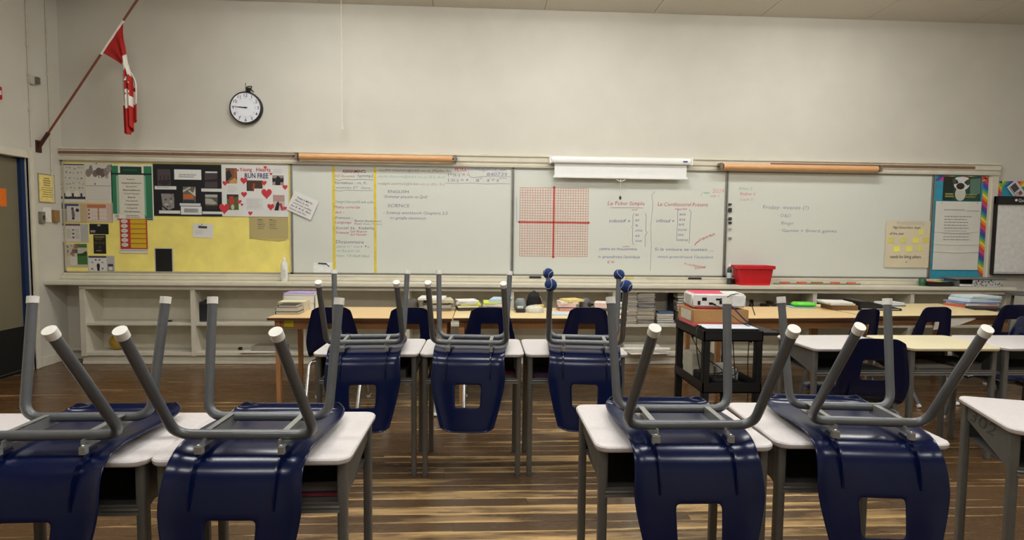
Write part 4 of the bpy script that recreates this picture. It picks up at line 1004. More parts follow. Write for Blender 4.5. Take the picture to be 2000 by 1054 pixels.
# ================================================================ small things
def slab(name, label, cat, c, d, col, rz=0.0, group=None, rough=.6, bevel=.0015, vary=.05):
    """a flat solid thing (book, folder, sheet) standing on z = c[2]"""
    o = MB().cbox((0, 0, d[2]/2), d).build(name, mat('cover_%02x%02x%02x_%d' % (tuple(col)+(int(rough*100),)), col, rough, vary=vary, scale=25), bevel=min(bevel, d[2]*.3), loc=c, rz=rz)
    return tag(o, label, cat, group)
PAGE = (226, 220, 204)
def book(label, c, d, col, rz=0.0, group=None, cat='book', page=PAGE, name='book'):
    """closed book lying flat: cover boards, spine and page block"""
    t = thing(name, label, cat, c, rz, group); w_, dd, h = d; th = min(.003, h*.16)
    M = mat('cover_%02x%02x%02x_%d' % (tuple(col)+(55,)), col, .55, vary=.06, scale=25)
    MB().cbox((0, 0, th/2), (w_, dd, th)).cbox((0, 0, h-th/2), (w_, dd, th)).box(-w_/2, -dd/2, th, -w_/2+th, dd/2, h-th).build('cover', M, t)
    MB().cbox((.002, 0, h/2), (w_-.008, dd-.008, h-2*th)).build('pages', mat('pages_%02x%02x%02x' % tuple(page), page, .85, vary=.1, scale=120, stretch=(1, 1, 30)), t)
    return t
def at_z(u, v, z): p = P(u, v, z=z); return (p.x, p.y, z)
ZW = ZT
# ---------------------------------------------------------------- on the worktop
p = P(135, 544, z=ZW)
slab('pink_paper', 'pink paper lying on the left end of the worktop', 'paper', (p.x-.03, p.y+.02, ZW), (.34, .17, .002), (230, 160, 150), .12)
slab('pink_paper', 'second pink paper, curled up against the yellow board', 'paper', (p.x+.10, p.y+.05, ZW+.002), (.28, .12, .0015), (226, 172, 160), -.08)
p = P(470, 543, z=ZW); t = thing('clipboard', 'clipboard with white papers on the worktop below the yellow board', 'clipboard', (p.x, p.y, ZW), math.radians(4))
MB().box(-.235, -.09, 0, .235, .09, .004).build('board', mat('clipboard_brown', (110, 84, 58), .5), t)
MB().box(-.15, -.08, .004, .16, .08, .007).build('papers', mat('white_paper', (232, 230, 224), .8), t)
MB().box(.15, -.045, .004, .215, .045, .022).build('clip', M_blk, t, bevel=.004)
MB().tube([(.16, 0, .02), (.21, .02, .045)], .005, 6).build('clip_lever', M_blk, t, smooth=True)
p = P(545, 544, z=ZW); slab('folded_paper', 'small folded white paper on the worktop beside the bottle', 'paper', (p.x, p.y, ZW), (.16, .09, .006), (232, 232, 230), -.15)
def bottle(name, label, u, v0, v1, r, col, cap, y=6.40, group=None, nozzle=True):
    a = P(u, v1, y=y); b = P(u, v0, y=y); h = b.z-ZW
    t = thing(name, label, 'bottle', (a.x, y, ZW), 0, group)
    MB().lathe([(r*.9, 0), (r, .006), (r, h*.62), (r*.85, h*.70), (r*.38, h*.77), (r*.36, h*.80)], (0, 0, 0), 20).build('body', mat('bottle_%02x%02x%02x' % tuple(col), col, .35), t, smooth=True)
    MB().lathe([(r*.45, h*.79), (r*.45, h*.86), (r*.18, h*.90), (r*.12, h)], (0, 0, 0), 14).build('cap', mat('cap_%02x%02x%02x' % tuple(cap), cap, .4), t, smooth=True)
    return t, h, r
t, h, r = bottle('glue_bottle', 'white squeeze bottle standing on the worktop at the end of the yellow board', 555.5, 498, 541, .036, (232, 230, 222), (236, 234, 226))
MB().box(-.022, -r-.001, h*.12, .022, -r+.004, h*.45).build('label', mat('bottle_label', (206, 206, 200), .5), t)
t, h, r = bottle('cleaner_bottle', 'small cleaner bottle with a white label at the corner of the right-hand whiteboard', 1424.5, 511, 541, .026, (46, 62, 58), (236, 234, 228), 6.38)
MB().lathe([(r+.0006, h*.28), (r+.0006, h*.52)], (0, 0, 0), 20).build('label', mat('cleaner_label', (188, 198, 206), .5), t, smooth=True)
def eraser(u0, u1, v, lab, col, z=.931, y=6.458, felt=(60, 56, 54)):
    a, b = P(u0, v, y=y), P(u1, v, y=y); w_ = b.x-a.x
    t = thing('board_eraser', lab, 'eraser', ((a.x+b.x)/2, y, z), 0, 'erasers in the tray')
    MB().box(-w_/2, -.012, 0, w_/2, .012, .010).build('felt', mat('felt_%02x%02x%02x' % tuple(felt), felt, .9), t)
    MB().box(-w_/2, -.012, .010, w_/2, .012, .022).build('grip', mat('grip_%02x%02x%02x' % tuple(col), col, .5), t, bevel=.003)
eraser(1034, 1057, 535, 'black eraser in the tray under the red graph', (30, 28, 32))
eraser(1345, 1370, 535, 'dark brown eraser in the tray under the French verbs', (62, 34, 30))
eraser(1222, 1237, 541, 'yellow sponge in the tray under the French verbs', (222, 206, 120), felt=(196, 190, 120))
eraser(1265, 1289, 541, 'pale eraser in the tray under the French verbs', (214, 206, 184), felt=(196, 190, 170))
a = P(1433, 537, y=6.40); t = thing('board_eraser', 'large black eraser between the cleaner bottle and the red bin', 'eraser', (a.x, 6.40, ZW)); MB().box(-.04, -.02, .0, .03, .025, .045).build('felt', M_blk, t, bevel=.004); MB().box(-.04, -.02, .045, .03, .025, .058).build('grip', M_blk, t, bevel=.004)
# red bin
a, b = P(1442, 520, y=6.23), P(1515, 520, y=6.23); zb = P(1478, 519, y=6.23).z
t = thing('storage_bin', 'red plastic bin on the worktop below the Friday events whiteboard', 'bin', ((a.x+b.x)/2, 6.33, ZW)); hw = (b.x-a.x)/2; hh = zb-ZW
M_rbin = mat('bin_red', (204, 26, 38), .35, vary=.04)
def ring(hx, hy, z, r): return [(x, y, z) for x, y in rounded(2*hx, 2*hy, r, 4)]
levels = [ring(hw*.80, .085, 0, .02), ring(hw*.91, .105, hh*.80, .025), ring(hw*.91, .105, hh*.82, .025), ring(hw*1.0, .125, hh*.84, .03), ring(hw*1.0, .125, hh, .03), ring(hw*.95, .115, hh, .028), ring(hw*.90, .10, hh*.8, .022), ring(hw*.78, .080, .006, .018)]
v = [q for l in levels for q in l]; n = len(levels[0]); f = [(i*n+k, i*n+(k+1) % n, (i+1)*n+(k+1) % n, (i+1)*n+k) for i in range(len(levels)-1) for k in range(n)]
f += [tuple(range(n-1, -1, -1)), tuple(range((len(levels)-1)*n, len(levels)*n))]
MB().add(v, f).build('tub', M_rbin, t, smooth=True)
# number line ruler with coloured blocks
a, b = P(1512, 543, y=6.42), P(1680, 545, y=6.42)
t = thing('tray_strip', 'grey strip with orange and brown blocks along the back of the worktop', 'strip', ((a.x+b.x)/2, 6.42, ZW))
MB().box(-(b.x-a.x)/2, -.012, 0, (b.x-a.x)/2, .012, .014).build('strip', M_alu, t)
for (u0, u1, col) in ((1525, 1543, (206, 104, 72)), (1558, 1576, (206, 104, 72)), (1586, 1608, (150, 116, 72)), (1624, 1641, (206, 104, 72)), (1656, 1672, (210, 116, 70))):
    c0, c1 = P(u0, 541, y=6.41).x-(a.x+b.x)/2, P(u1, 541, y=6.41).x-(a.x+b.x)/2
    MB().box(c0, -.016, .010, c1, .012, .030).build('block', mat('block_%02x%02x%02x' % col, col, .5), t, bevel=.002)
# mug, black box, grey tray
p = P(1802, 541, y=6.36); t = thing('mug', 'dark green mug on the worktop under the chart paper', 'mug', (p.x, 6.36, ZW))
M_mug = mat('mug_green', (40, 92, 62), .3)
MB().lathe([(.032, 0), (.036, .004), (.038, .075), (.036, .078), (.034, .075), (.031, .006)], (0, 0, 0), 20).build('body', M_mug, t, smooth=True)
MB().tube([(-.036, 0, .06), (-.062, 0, .055), (-.062, 0, .025), (-.035, 0, .018)], .005, 8, fillet=.012).build('handle', mat('mug_handle', (140, 156, 110), .3), t, smooth=True)
a, b = P(1815, 540, y=6.28), P(1863, 540, y=6.28)
t = thing('pencil_case', 'black case with a striped rainbow top on the worktop', 'case', ((a.x+b.x)/2, 6.33, ZW)); hw = (b.x-a.x)/2
MB().box(-hw, -.06, 0, hw, .06, .05).build('body', mat('case_black', (24, 16, 22), .5), t, bevel=.008)
for k in range(6): MB().box(-hw+.02+k*(2*hw-.04)/6, -.05, .05, -hw+.02+(k+1)*(2*hw-.04)/6, .055, .056).build('stripe', ink(RB[k]), t)
a, b = P(1866, 528, y=6.24), P(1962, 530, y=6.24)
t = thing('paper_tray', 'grey letter tray with a black-and-white lettered front panel', 'tray', ((a.x+b.x)/2, 6.33, ZW)); hw = (b.x-a.x)/2
M_gt = mat('tray_grey', (112, 112, 110), .45)
MB().box(-hw+.04, -.10, 0, hw-.04, .11, .008).box(-hw+.04, .10, .008, hw-.04, .11, .085).box(-hw+.04, -.10, .008, -hw+.05, .11, .085).box(hw-.05, -.10, .008, hw-.04, .11, .085).build('tray', M_gt, t)
MB().prism([(-.125, .085), (.12, .085), (.12, .10), (-.125, .095)], 'x', -hw, hw).build('lid', M_gt, t, bevel=.002)
MB().box(-.09, -.112, .004, hw-.045, -.10, .083).build('front_panel', mat('panel_white', (206, 204, 200), .6), t)
mm = MB()
for k in range(46):
    x = -.085+(hw+.035)*random.random(); z = .010+.062*random.random(); mm.box(x, -.1135, z, x+.004+.012*random.random(), -.112, z+.004+.010*random.random())
mm.build('lettering', ink('#3c3a3e'), t)
MB().box(-hw+.05, -.095, .008, hw-.06, .09, .03).build('papers', mat('white_paper', (232, 230, 224), .8), t)
# ---------------------------------------------------------------- inside the bookcase
ZS, ZF = .445, .13
p = P(231, 668, y=6.40); t = thing('ball', 'yellow ball on the lower shelf behind the chair leg', 'ball', (p.x, 6.40, ZF+.085))
MB().lathe([(.085*math.sin(math.pi*k/14)+.0001, -.085*math.cos(math.pi*k/14)) for k in range(15)], (0, 0, 0), 24).build('ball_skin', mat('ball_yellow', (168, 132, 34), .5), t, smooth=True)
MB().lathe([(.008, .083), (.006, .087), (.001, .0875)], (0, 0, 0), 8).build('valve', M_blk, t, smooth=True)
p = P(326, 624, y=6.3); slab('black_marker', 'thin black marker on the upper left shelf', 'marker', (p.x, 6.33, ZS), (.07, .02, .016), (22, 20, 22), .5)
p = P(402, 626, y=6.38); t = thing('speaker_box', 'small dark box standing on the shelf in the second bay', 'box', (p.x, 6.39, ZS))
MB().box(-.05, -.06, 0, .05, .06, .215).build('case', mat('box_slate', (44, 48, 54), .5), t, bevel=.005); MB().tube([(0, 0, .21), (0, 0, .232)], .012, 10).build('knob', M_blk, t, smooth=True); MB().box(-.042, -.062, .02, .042, -.06, .19).build('grille', mat('grille_dark', (30, 32, 38), .8), t)
for k, (u, v, w_, d_, h_, col, rz, lab) in enumerate(((520, 683, .46, .22, .006, (226, 222, 212), .03, 'large white paper sheets on the bottom shelf left of the table leg'), (525, 672, .34, .18, .05, (148, 138, 122), -.05, 'grey-brown folder pile at the back of the bottom shelf in the second bay'))):
    p = P(u, v, y=6.33); slab('paper_stack', lab, 'papers', (p.x, 6.33+.04*k, ZF+.006*k), (w_, d_, h_), col, rz)
p = P(467, 676, y=6.35); slab('black_block', 'small black block on the bottom shelf in the second bay', 'block', (p.x, 6.38, ZF), (.035, .03, .03), (32, 28, 26))
# stacked exercise books, bay by the cart
def stack(u, v, n, z_top, w_, d_, y, cols, lab, grp, z0=ZS):
    p = P(u, v, y=y); h = (z_top-z0)/n
    for k in range(n):
        pl = 'lowest' if k == 0 else 'topmost' if k == n-1 else None
        l = lab if pl is None else (pl+' '+lab)
        book(l, (p.x+random.uniform(-.008, .008), y+.10+random.uniform(-.008, .008), z0+k*h), (w_+random.uniform(-.006, .006), d_, h*.94), random.choice(cols), random.uniform(-.05, .05)+math.pi*(k % 2), grp)
CT = [(150, 132, 112), (120, 112, 108), (168, 150, 126), (96, 92, 96), (140, 136, 130), (182, 168, 146)]
zt = P(1235, 564, y=6.26).z
stack(1230, 600, 22, zt, .17, .22, 6.27, CT, 'thin workbook in the left stack beside the tennis ball', 'workbooks in the left stack')
stack(1262, 600, 28, zt-.004, .195, .22, 6.26, CT+[(62, 70, 104)], 'thin workbook in the tall stack left of the cart', 'workbooks in the tall stack')
stack(1302, 620, 5, P(1300, 612, y=6.28).z, .19, .12, 6.23, [(196, 196, 190), (170, 160, 140), (150, 160, 176), (206, 204, 198)], 'magazine in the low pile next to the cart', 'magazines in the low pile')
p = P(1296, 608, y=6.3); zz = P(1300, 612, y=6.28).z; slab('blue_folder', 'blue folder on top of the low magazine pile', 'folder', (p.x+.02, 6.33, zz+.001), (.17, .11, .02), (84, 104, 134), .04)
p = P(1312, 590, y=6.44); t = thing('dark_bag', 'dark cloth bag standing in the bookcase behind the projector', 'bag', (p.x, 6.452, ZS))
MB().lathe([(.036, 0), (.042, .05), (.042, .18), (.045, .30), (.032, .34)], (0, 0, 0), 14).build('body', mat('bag_charcoal', (40, 36, 40), .9, bump=.3), t, smooth=True); MB().tube([(-.03, -.035, .30), (-.03, -.045, .2), (-.025, -.045, .1)], .006, 6, fillet=.05).build('strap', mat('strap_dark', (28, 24, 28), .8), t, smooth=True)
stack(1330, 580, 8, P(1330, 566, y=6.28).z, .08, .2, 6.28, CT, 'workbook in the stack partly hidden by the projector', 'workbooks behind the projector', ZS+.14)
slab('box_file', 'cardboard box under the workbooks behind the projector', 'box', (P(1332, 600, y=6.28).x+.015, 6.38, ZS), (.09, .2, .139), (150, 140, 124))
# bottom shelf sheets by the cart
for k, (u, v, y, w_, d_, h_, rz, lab) in enumerate(((1262, 690, 6.27, .44, .24, .004, .12, 'large white sheet sticking out of the bottom shelf left of the cart'), (1250, 668, 6.38, .40, .20, .07, -.05, 'pale card pile at the back of the bottom shelf left of the cart'))):
    p = P(u, v, y=y); slab('card_sheet', lab, 'card', (p.x, y, ZF+.03*(1-k)*0+(.002 if k == 0 else .006)), (w_, d_, h_), (218, 212, 200), rz)
p = P(1260, 674, y=6.24); t = thing('paper_tube', 'white cardboard tube lying across the bottom shelf left of the cart', 'tube', (p.x, 6.20, ZF+.025)); MB().tube([(-.27, .02, .02), (.27, .02, .02)], .018, 12).build('roll', mat('tube_white', (228, 224, 214), .7), t, smooth=True); MB().tube([(.27, .02, .02), (.275, .02, .02)], .014, 10).build('end_plug', mat('tube_plug', (180, 174, 160), .7), t)
# upright books and a bottle, bay right of the cart
p = P(1469, 598, y=6.36); t = thing('dark_bottle', 'small dark bottle on the shelf right of the projector', 'bottle', (p.x, 6.38, ZS))
MB().lathe([(.036, 0), (.038, .01), (.036, .16), (.020, .22)], (0, 0, 0), 14).build('body', mat('bottle_dark', (34, 22, 24), .35), t, smooth=True); MB().lathe([(.021, .22), (.022, .265), (.005, .27)], (0, 0, 0), 12).build('cap', M_blk, t, smooth=True)
xb = P(1494, 598, y=6.36).x; xe = P(1580, 598, y=6.36).x; k = 0
BC = [(46, 42, 40), (120, 110, 92), (84, 70, 56), (60, 110, 140), (190, 196, 200), (220, 220, 216), (60, 72, 96), (170, 150, 120), (34, 36, 44), (100, 140, 160), (84, 120, 100), (200, 190, 170), (52, 60, 80), (150, 130, 100), (40, 44, 60)]
LBN = ['dark', 'olive', 'brown', 'teal blue', 'pale grey', 'white', 'slate', 'tan', 'black', 'light blue', 'green', 'cream', 'navy', 'ochre', 'ink blue']
while xb < xe and k < 15:
    w_ = random.uniform(.018, .036); h_ = random.uniform(.19, .26)
    t = thing('upright_book', LBN[k]+' book standing in the shelf row right of the projector', 'book', (xb+w_/2, 6.40, ZS), 0, 'books standing right of the projector')
    MB().box(-w_/2, -.08, 0, w_/2, -.076, h_).box(-w_/2, -.08, 0, -w_/2+.002, .08, h_).box(w_/2-.002, -.08, 0, w_/2, .08, h_).build('cover', mat('cover_%02x%02x%02x_%d' % (BC[k]+(55,)), BC[k], .55), t)
    MB().box(-w_/2+.002, -.076, .004, w_/2-.002, .078, h_-.005).build('pages', mat('pages_%02x%02x%02x' % PAGE, PAGE, .85), t)
    xb += w_+.004; k += 1
p = P(1622, 588, y=6.36)
for k in range(9):
    t = book(('leftmost' if k == 0 else 'rightmost' if k == 8 else 'slim')+' blue-violet workbook in the row behind the green case', (p.x-.14+k*.034, 6.40, ZS+.20), (.2, .15, .03), ((60, 62, 116), (74, 76, 130), (52, 56, 100))[k % 3], 0, 'blue workbooks standing behind the black binder')
    t.rotation_euler = (0, math.pi/2, 0); t.location = (p.x-.14+k*.034, 6.40, ZS+.101)
p = P(1640, 570, y=6.36); slab('dark_folder', 'dark flat folder lying on the row of blue workbooks', 'folder', (p.x, 6.40, ZS+.203), (.40, .18, .02), (40, 36, 36), .03)
p = P(1836, 592, y=6.40); t = thing('paper_cone', 'pale folded card standing in the right end of the bookcase', 'card', (p.x, 6.42, ZS)); MB().prism([(-.09, 0), (.08, 0), (.05, .10), (-.02, .06), (-.08, .17)], 'y', -.03, -.028).build('card', mat('card_grey', (196, 190, 176), .7), t); MB().prism([(-.05, 0), (.09, 0), (.06, .11)], 'y', -.01, .01).build('fold', mat('card_grey2', (176, 170, 156), .7), t)
p = P(1925, 572, y=6.42); slab('brown_basket', 'dark brown flat basket at the right end of the bookcase', 'basket', (p.x, 6.42, ZS), (.22, .16, .22), (62, 48, 40), .1, bevel=.01)
# ---------------------------------------------------------------- on the left table
ZTB = .7352
def on(u, v, z=ZTB): p = P(u, v, z=z); return p.x, p.y
def ylim(x): return 5.28 if x < 1.4 else 5.45 if x < 3.45 else 5.72
x, y = on(564, 612)
z = ZTB
for k, (w_, d_, h_, col, lab, dx, rz) in enumerate(((.19, .16, .022, (40, 36, 40), 'black book at the bottom of the front pile on the left table', 0, .0), (.185, .15, .034, (150, 148, 142), 'thick grey book in the front pile on the left table', -.004, .02), (.15, .14, .020, (58, 50, 54), 'dark book on top of the front pile on the left table', .0, -.03))):
    book(lab, (x+dx, y+.03, z), (w_, d_, h_), col, rz, 'books on the left table', page=(196, 190, 176)); z += h_+.0005
x, y = on(577, 605); z = ZTB
for k, (h_, col, lab) in enumerate(((.05, (206, 204, 186), 'white thick book under the cream one on the left table'), (.035, (222, 212, 168), 'cream book in the middle pile on the left table'))):
    book(lab, (x, 5.115, z), (.22, .17, h_), col, .05, 'books on the left table', page=(214, 206, 180)); z += h_+.0005
x, y = on(590, 600); z = ZTB
for k, (h_, col, lab) in enumerate(((.06, (216, 196, 190), 'pale pink binder at the bottom of the back pile on the left table'), (.065, (206, 210, 206), 'white binder in the back pile on the left table'), (.018, (176, 150, 208), 'purple folder on top of the back pile on the left table'))):
    book(lab, (x+.01, 5.305, z), (.27, .20, h_), col, -.04+.03*k, 'books on the left table', page=(226, 224, 218)); z += h_+.0005
x, y = on(628, 600); slab('card_box', 'small white box with a green back behind the left chair', 'box', (x, 5.26, ZTB), (.05, .08, .12), (214, 216, 206), .1)
p = P(565, 629, y=4.745); slab('yellow_label', 'yellow square label stuck on the apron of the left table', 'label', (P(564.5, 629, y=4.744).x, 4.742, p.z-.038), (.078, .002, .068), (214, 204, 36))
# right end of the left table
def heap(name, label, cat, x, y, z, w_, d_, h, m_, seed=0, parts=None):
    """soft lumpy thing"""
    rnd = random.Random(seed); v = []; f = []; R, K = 10, 16
    for i in range(R+1):
        a = (i/R)*math.pi/2
        for k in range(K):
            q = 2*math.pi*k/K; r = max(.02, math.cos(a))**.45*(1+.07*math.sin(3*q+seed)+.04*rnd.uniform(-1, 1))
            v.append((w_/2*r*math.cos(q), d_/2*r*math.sin(q), max(0, h*math.sin(a)*(1+.05*rnd.uniform(-1, 1)))))
    for i in range(R):
        for k in range(K): f.append((i*K+k, i*K+(k+1) % K, (i+1)*K+(k+1) % K, (i+1)*K+k))
    f += [tuple(range(K-1, -1, -1)), tuple(range(R*K, (R+1)*K))]
    t = thing(name, label, cat, (x, min(y, ylim(x)), z)); MB().add(v, f).build('body', m_, t, smooth=True); return t
def sheets(label, cat, x, y, z, w_, d_, layers, rz, group=None, name='paper_pile'):
    """pile of loose sheets; each layer is a part with its own colour and turn"""
    t = thing(name, label, cat, (x, min(y, ylim(x)-.04), z), rz, group); zz = 0
    for k, (h_, col, r, dx) in enumerate(layers):
        h_ *= 1.35
        MB().cbox((dx, 0, zz+h_/2), (w_*random.uniform(.9, 1), d_*random.uniform(.9, 1), h_), r).build('sheet', mat('sheet_%02x%02x%02x' % tuple(col), col, .75, vary=.06, scale=18), t); zz += h_
    return t, zz
WH = (226, 224, 218)
x, y = on(808, 598); t = heap('grey_pouch', 'dark grey pouch at the back of the left table', 'pouch', x, y+.38, ZTB, .14, .13, .09, mat('pouch_grey', (88, 86, 82), .8), 3); MB().tube([(-.05, -.02, .07), (0, -.03, .095), (.05, -.02, .07)], .005, 6, fillet=.03).build('zip', M_blk, t, smooth=True)
x, y = on(846, 605); sheets('pile of white papers and magazines on the right end of the left table', 'papers', x+.02, y+.18, ZTB, .24, .26, ((.02, (120, 116, 108), .05, .02), (.02, (170, 166, 156), -.06, .03), (.012, (60, 56, 54), .02, 0), (.02, (196, 190, 160), .12, .04), (.012, WH, -.08, -.03)), .05)
# second table
x, y = on(912, 604); sheets('spread of white magazines at the left end of the second table', 'papers', x, y+.14, ZTB, .185, .20, ((.022, (70, 64, 56), .1, 0), (.012, (214, 210, 196), .05, 0), (.008, (206, 214, 60), .0, .03), (.016, (206, 208, 202), -.12, 0), (.008, WH, .15, .0)), .1)
x, y = on(970, 600); sheets('pale blue folders and white papers behind the centre chair', 'papers', x, y+.25, ZTB, .20, .24, ((.03, (90, 88, 84), .05, 0), (.02, WH, -.05, -.02), (.006, (206, 220, 80), .1, -.03), (.016, (190, 208, 216), -.1, .03), (.006, (178, 200, 212), -.12, .04)), -.06)
x, y = on(1013, 600); t = heap('cloth_hat', 'grey cloth hat beside the black bag on the second table', 'hat', x+.01, y+.30, ZTB, .11, .13, .10, mat('cap_grey', (132, 138, 134), .85), 5); MB().cbox((-.02, -.07, .03), (.10, .06, .008)).build('peak', mat('cap_peak', (90, 92, 92), .8), t)
x, y = on(1042, 603); t = heap('black_bag', 'rounded black bag standing on the second table', 'bag', x, y+.26, ZTB, .15, .12, .155, mat('bag_black', (16, 14, 16), .8), 8); MB().tube([(.05, -.03, .13), (.075, -.045, .08), (.07, -.05, .02)], .006, 6, fillet=.03).build('strap', mat('bag_strap', (120, 96, 92), .7), t, smooth=True); MB().tube([(-.03, 0, .15), (0, 0, .175), (.03, 0, .15)], .005, 6, fillet=.02).build('loop', M_blk, t, smooth=True)
x, y = on(1017, 611); t = thing('small_box', 'small dark open box in front of the black bag', 'box', (x, y+.06, ZTB)); MB().box(-.04, -.04, 0, .04, .04, .035).build('tray', mat('box_brown_black', (48, 40, 42), .5), t, bevel=.003); MB().cbox((0, .0, .043), (.05, .04, .016)).build('tissues', mat('tissue', (226, 226, 224), .9), t)
x, y = on(1046, 612); t = heap('crumpled_plastic', 'crumpled clear and white plastic wrapping on the second table', 'wrapping', x, y+.09, ZTB, .17, .15, .06, mat('crumple', (206, 204, 186), .35, vary=.15, scale=60, bump=.6), 11); MB().cbox((.04, .05, .05), (.08, .05, .02), .3).build('yellow_flap', mat('flap_yellow', (226, 206, 120), .6), t)
x, y = on(1098, 616); slab('blue_sheet', 'pale blue sheet on the front edge of the second table', 'sheet', (x, y+.10, ZTB), (.17, .16, .006), (188, 206, 220), .05)
x, y = on(1108, 607); sheets('pile of pink and cream papers on the second table', 'papers', x, y+.24, ZTB, .17, .18, ((.02, (206, 150, 146), .06, 0), (.006, (60, 50, 50), .0, .0), (.02, (222, 190, 190), -.04, 0), (.016, (226, 214, 200), .1, .01), (.014, (224, 202, 130), .4, .05)), .0)
x, y = on(1137, 600); t = heap('grey_helmet', 'grey padded headphones lying behind the tennis ball chair', 'headphones', x, y+.36, ZTB, .11, .10, .105, mat('pad_grey', (92, 92, 96), .6), 14); MB().lathe([(.03, 0), (.035, .02), (.01, .03)], (.045, -.02, .04), 12).build('ear_pad', M_blk, t, smooth=True)
x, y = on(1172, 604); sheets('pale pink sheets fanned on the right end of the second table', 'papers', x, y+.26, ZTB, .12, .16, ((.02, (70, 60, 60), 0, 0), (.03, (222, 196, 194), -.15, 0), (.006, (228, 214, 208), -.2, .0)), -.1)
x, y = on(1198, 606); sheets('cream booklets at the right corner of the second table', 'papers', x+.05, y+.22, ZTB, .11, .16, ((.02, (214, 214, 190), .1, 0), (.008, (90, 92, 70), .15, 0), (.025, (222, 222, 200), .2, .0)), .1)
x, y = on(1226, 615); t = thing('glue_stick', 'white glue bottle lying at the right end of the second table', 'bottle', (x-.05, y+.05, ZTB+.018), .2); MB().tube([(-.06, 0, 0), (.02, 0, 0)], .018, 12).build('body', M_glide, t, smooth=True); MB().tube([(.02, 0, 0), (.05, 0, 0), (.07, 0, 0)], .012, 10, r1=.004).build('nozzle', M_glide, t, smooth=True)
# third table
x, y = on(1580, 603); slab('blue_folder', 'pale blue folder under the green case', 'folder', (x-.02, y+.12, ZTB), (.22, .17, .008), (150, 186, 196), -.15)
t = thing('green_case', 'bright green zip case on the table behind the cart', 'case', (x+.02, y+.14, ZTB+.009), -.12)
levels = [ring(.09, .06, 0, .03), ring(.105, .075, .012, .04), ring(.105, .075, .024, .04), ring(.085, .058, .040, .03)]
v = [q for l in levels for q in l]; n = len(levels[0]); f = [(i*n+k, i*n+(k+1) % n, (i+1)*n+(k+1) % n, (i+1)*n+k) for i in range(3) for k in range(n)]+[tuple(range(n-1, -1, -1)), tuple(range(3*n, 4*n))]
MB().add(v, f).build('shell', mat('case_green', (96, 206, 40), .4), t, smooth=True); MB().tube([(-.09, -.0755, .018), (.09, -.0755, .018)], .003, 6).build('zip', mat('zip_green', (60, 150, 30), .4), t)
x, y = on(1625, 602); t, hz_ = sheets('brown binder heaped with white papers beside the green case', 'binder', x+.05, y+.15, ZTB, .25, .24, ((.035, (120, 88, 54), .0, 0), (.012, (206, 202, 190), .06, -.03), (.01, WH, -.1, -.05)), -.08, name='paper_binder')
x, y = on(1690, 600); t = thing('ring_binder', 'large black ring binder lying on the table behind the chairs', 'binder', (x+.0, 5.44, ZTB), -.08)
MB().prism([(-.2, 0), (.2, 0), (.2, .02), (-.12, .085), (-.2, .085)], 'y', -.15, .15).build('cover', mat('binder_black', (26, 27, 28), .45), t, bevel=.004); MB().box(-.18, -.14, .012, .17, -.151, .018).build('page_edge', mat('page_edge', (200, 198, 190), .8), t)
# fourth table
x, y = on(1758, 601); sheets('pale blue papers at the left end of the right-hand table', 'papers', x+.04, y+.18, ZTB, .22, .16, ((.01, (120, 128, 150), .1, 0), (.02, (206, 214, 222), -.05, -.03)), .1)
x, y = on(1846, 594); slab('pen', 'dark pen lying on the right-hand table', 'pen', (x, min(y, 5.7), ZTB), (.07, .01, .008), (40, 40, 60), -.5)
x, y = on(1898, 598); sheets('tall pile of folders and papers on the right-hand table', 'papers', x+.02, y+.20, ZTB, .38, .26, ((.014, (206, 90, 70), .0, -.03), (.016, WH, .04, 0), (.012, (120, 140, 190), -.04, -.02), (.02, (222, 224, 222), .05, .02), (.012, (170, 206, 216), -.03, .03), (.01, (214, 222, 224), .08, .04)), .06)
x, y = on(1925, 606); slab('black_folder', 'black folder on the right corner of the right-hand table', 'folder', (x+.07, y+.08, ZTB), (.28, .15, .02), (44, 40, 44), -.2)
a = P(1866, 633, y=4.98); t = thing('white_sheet', 'long white sheet tucked under the right-hand table', 'sheet', (a.x, 5.0, a.z)); MB().prism([(-.19, -.055), (-.17, .045), (.20, .045), (.05, -.01)], 'y', -.004, .004).build('sheet', mat('sheet_cream', (224, 218, 202), .7), t); MB().box(-.18, -.006, .045, .2, .006, .052).build('taped_edge', mat('tape_clear', (206, 200, 186), .5), t)
# ---------------------------------------------------------------- easel, side bulletin board and stool at the right edge
a, b = P(1949, 353, y=6.50), P(2000, 381, y=6.50)
t = thing('bulletin_board', 'teal board with a rainbow border behind the flip chart at the right edge', 'bulletin board', (0, DW+.01, 0))
MB().box(a.x, 0, 1.0, a.x+1.2, .015, a.z).build('backing', M_teal, t)
rainbow(t, a.x, a.z-.065, a.x+1.2, a.z, True, 34, 2); rainbow(t, a.x, 1.0, a.x+.06, a.z, False, 34, 3)
s = Sheet('tilted_card', 'white card with dark print tilted above the flip chart', 'card', 1968, 361, 2003, 384, '#d6d4d2', 3, None, rot=-50); s.rect('dark_print', .1, .2, .5, .75, '#4a4648'); s.lines(.1, .8, .9, .95, 1, '#5a5658'); s.rect('red_print', .62, .2, .82, .5, '#8e4a50'); s.lines(.55, .55, .95, .75, 2, '#5a5658')
yE = 6.44; a, b = P(1949, 398, y=yE), P(1934, 534, y=yE)
x0 = a.x-.02; zt_, zb_ = P(1950, 383, y=yE).z, P(1936, 534, y=yE).z
t = thing('flip_chart', 'white flip chart with a black clamp bar at the right edge', 'flip chart', (x0, yE, 0))
MB().box(0, 0, zb_, .72, .012, zt_-.06).build('board', mat('easel_white', (214, 212, 208), .5), t); MB().box(.025, -.006, zb_+.02, .70, 0, zt_-.08).build('paper_pad', mat('pad_white', (226, 224, 220), .8), t)
MB().box(-.012, -.008, zb_-.01, .014, .02, zt_).box(.706, -.008, zb_-.01, .732, .02, zt_).box(0, -.006, zb_-.02, .72, .02, zb_).build('frame', mat('easel_black', (18, 16, 20), .4), t)
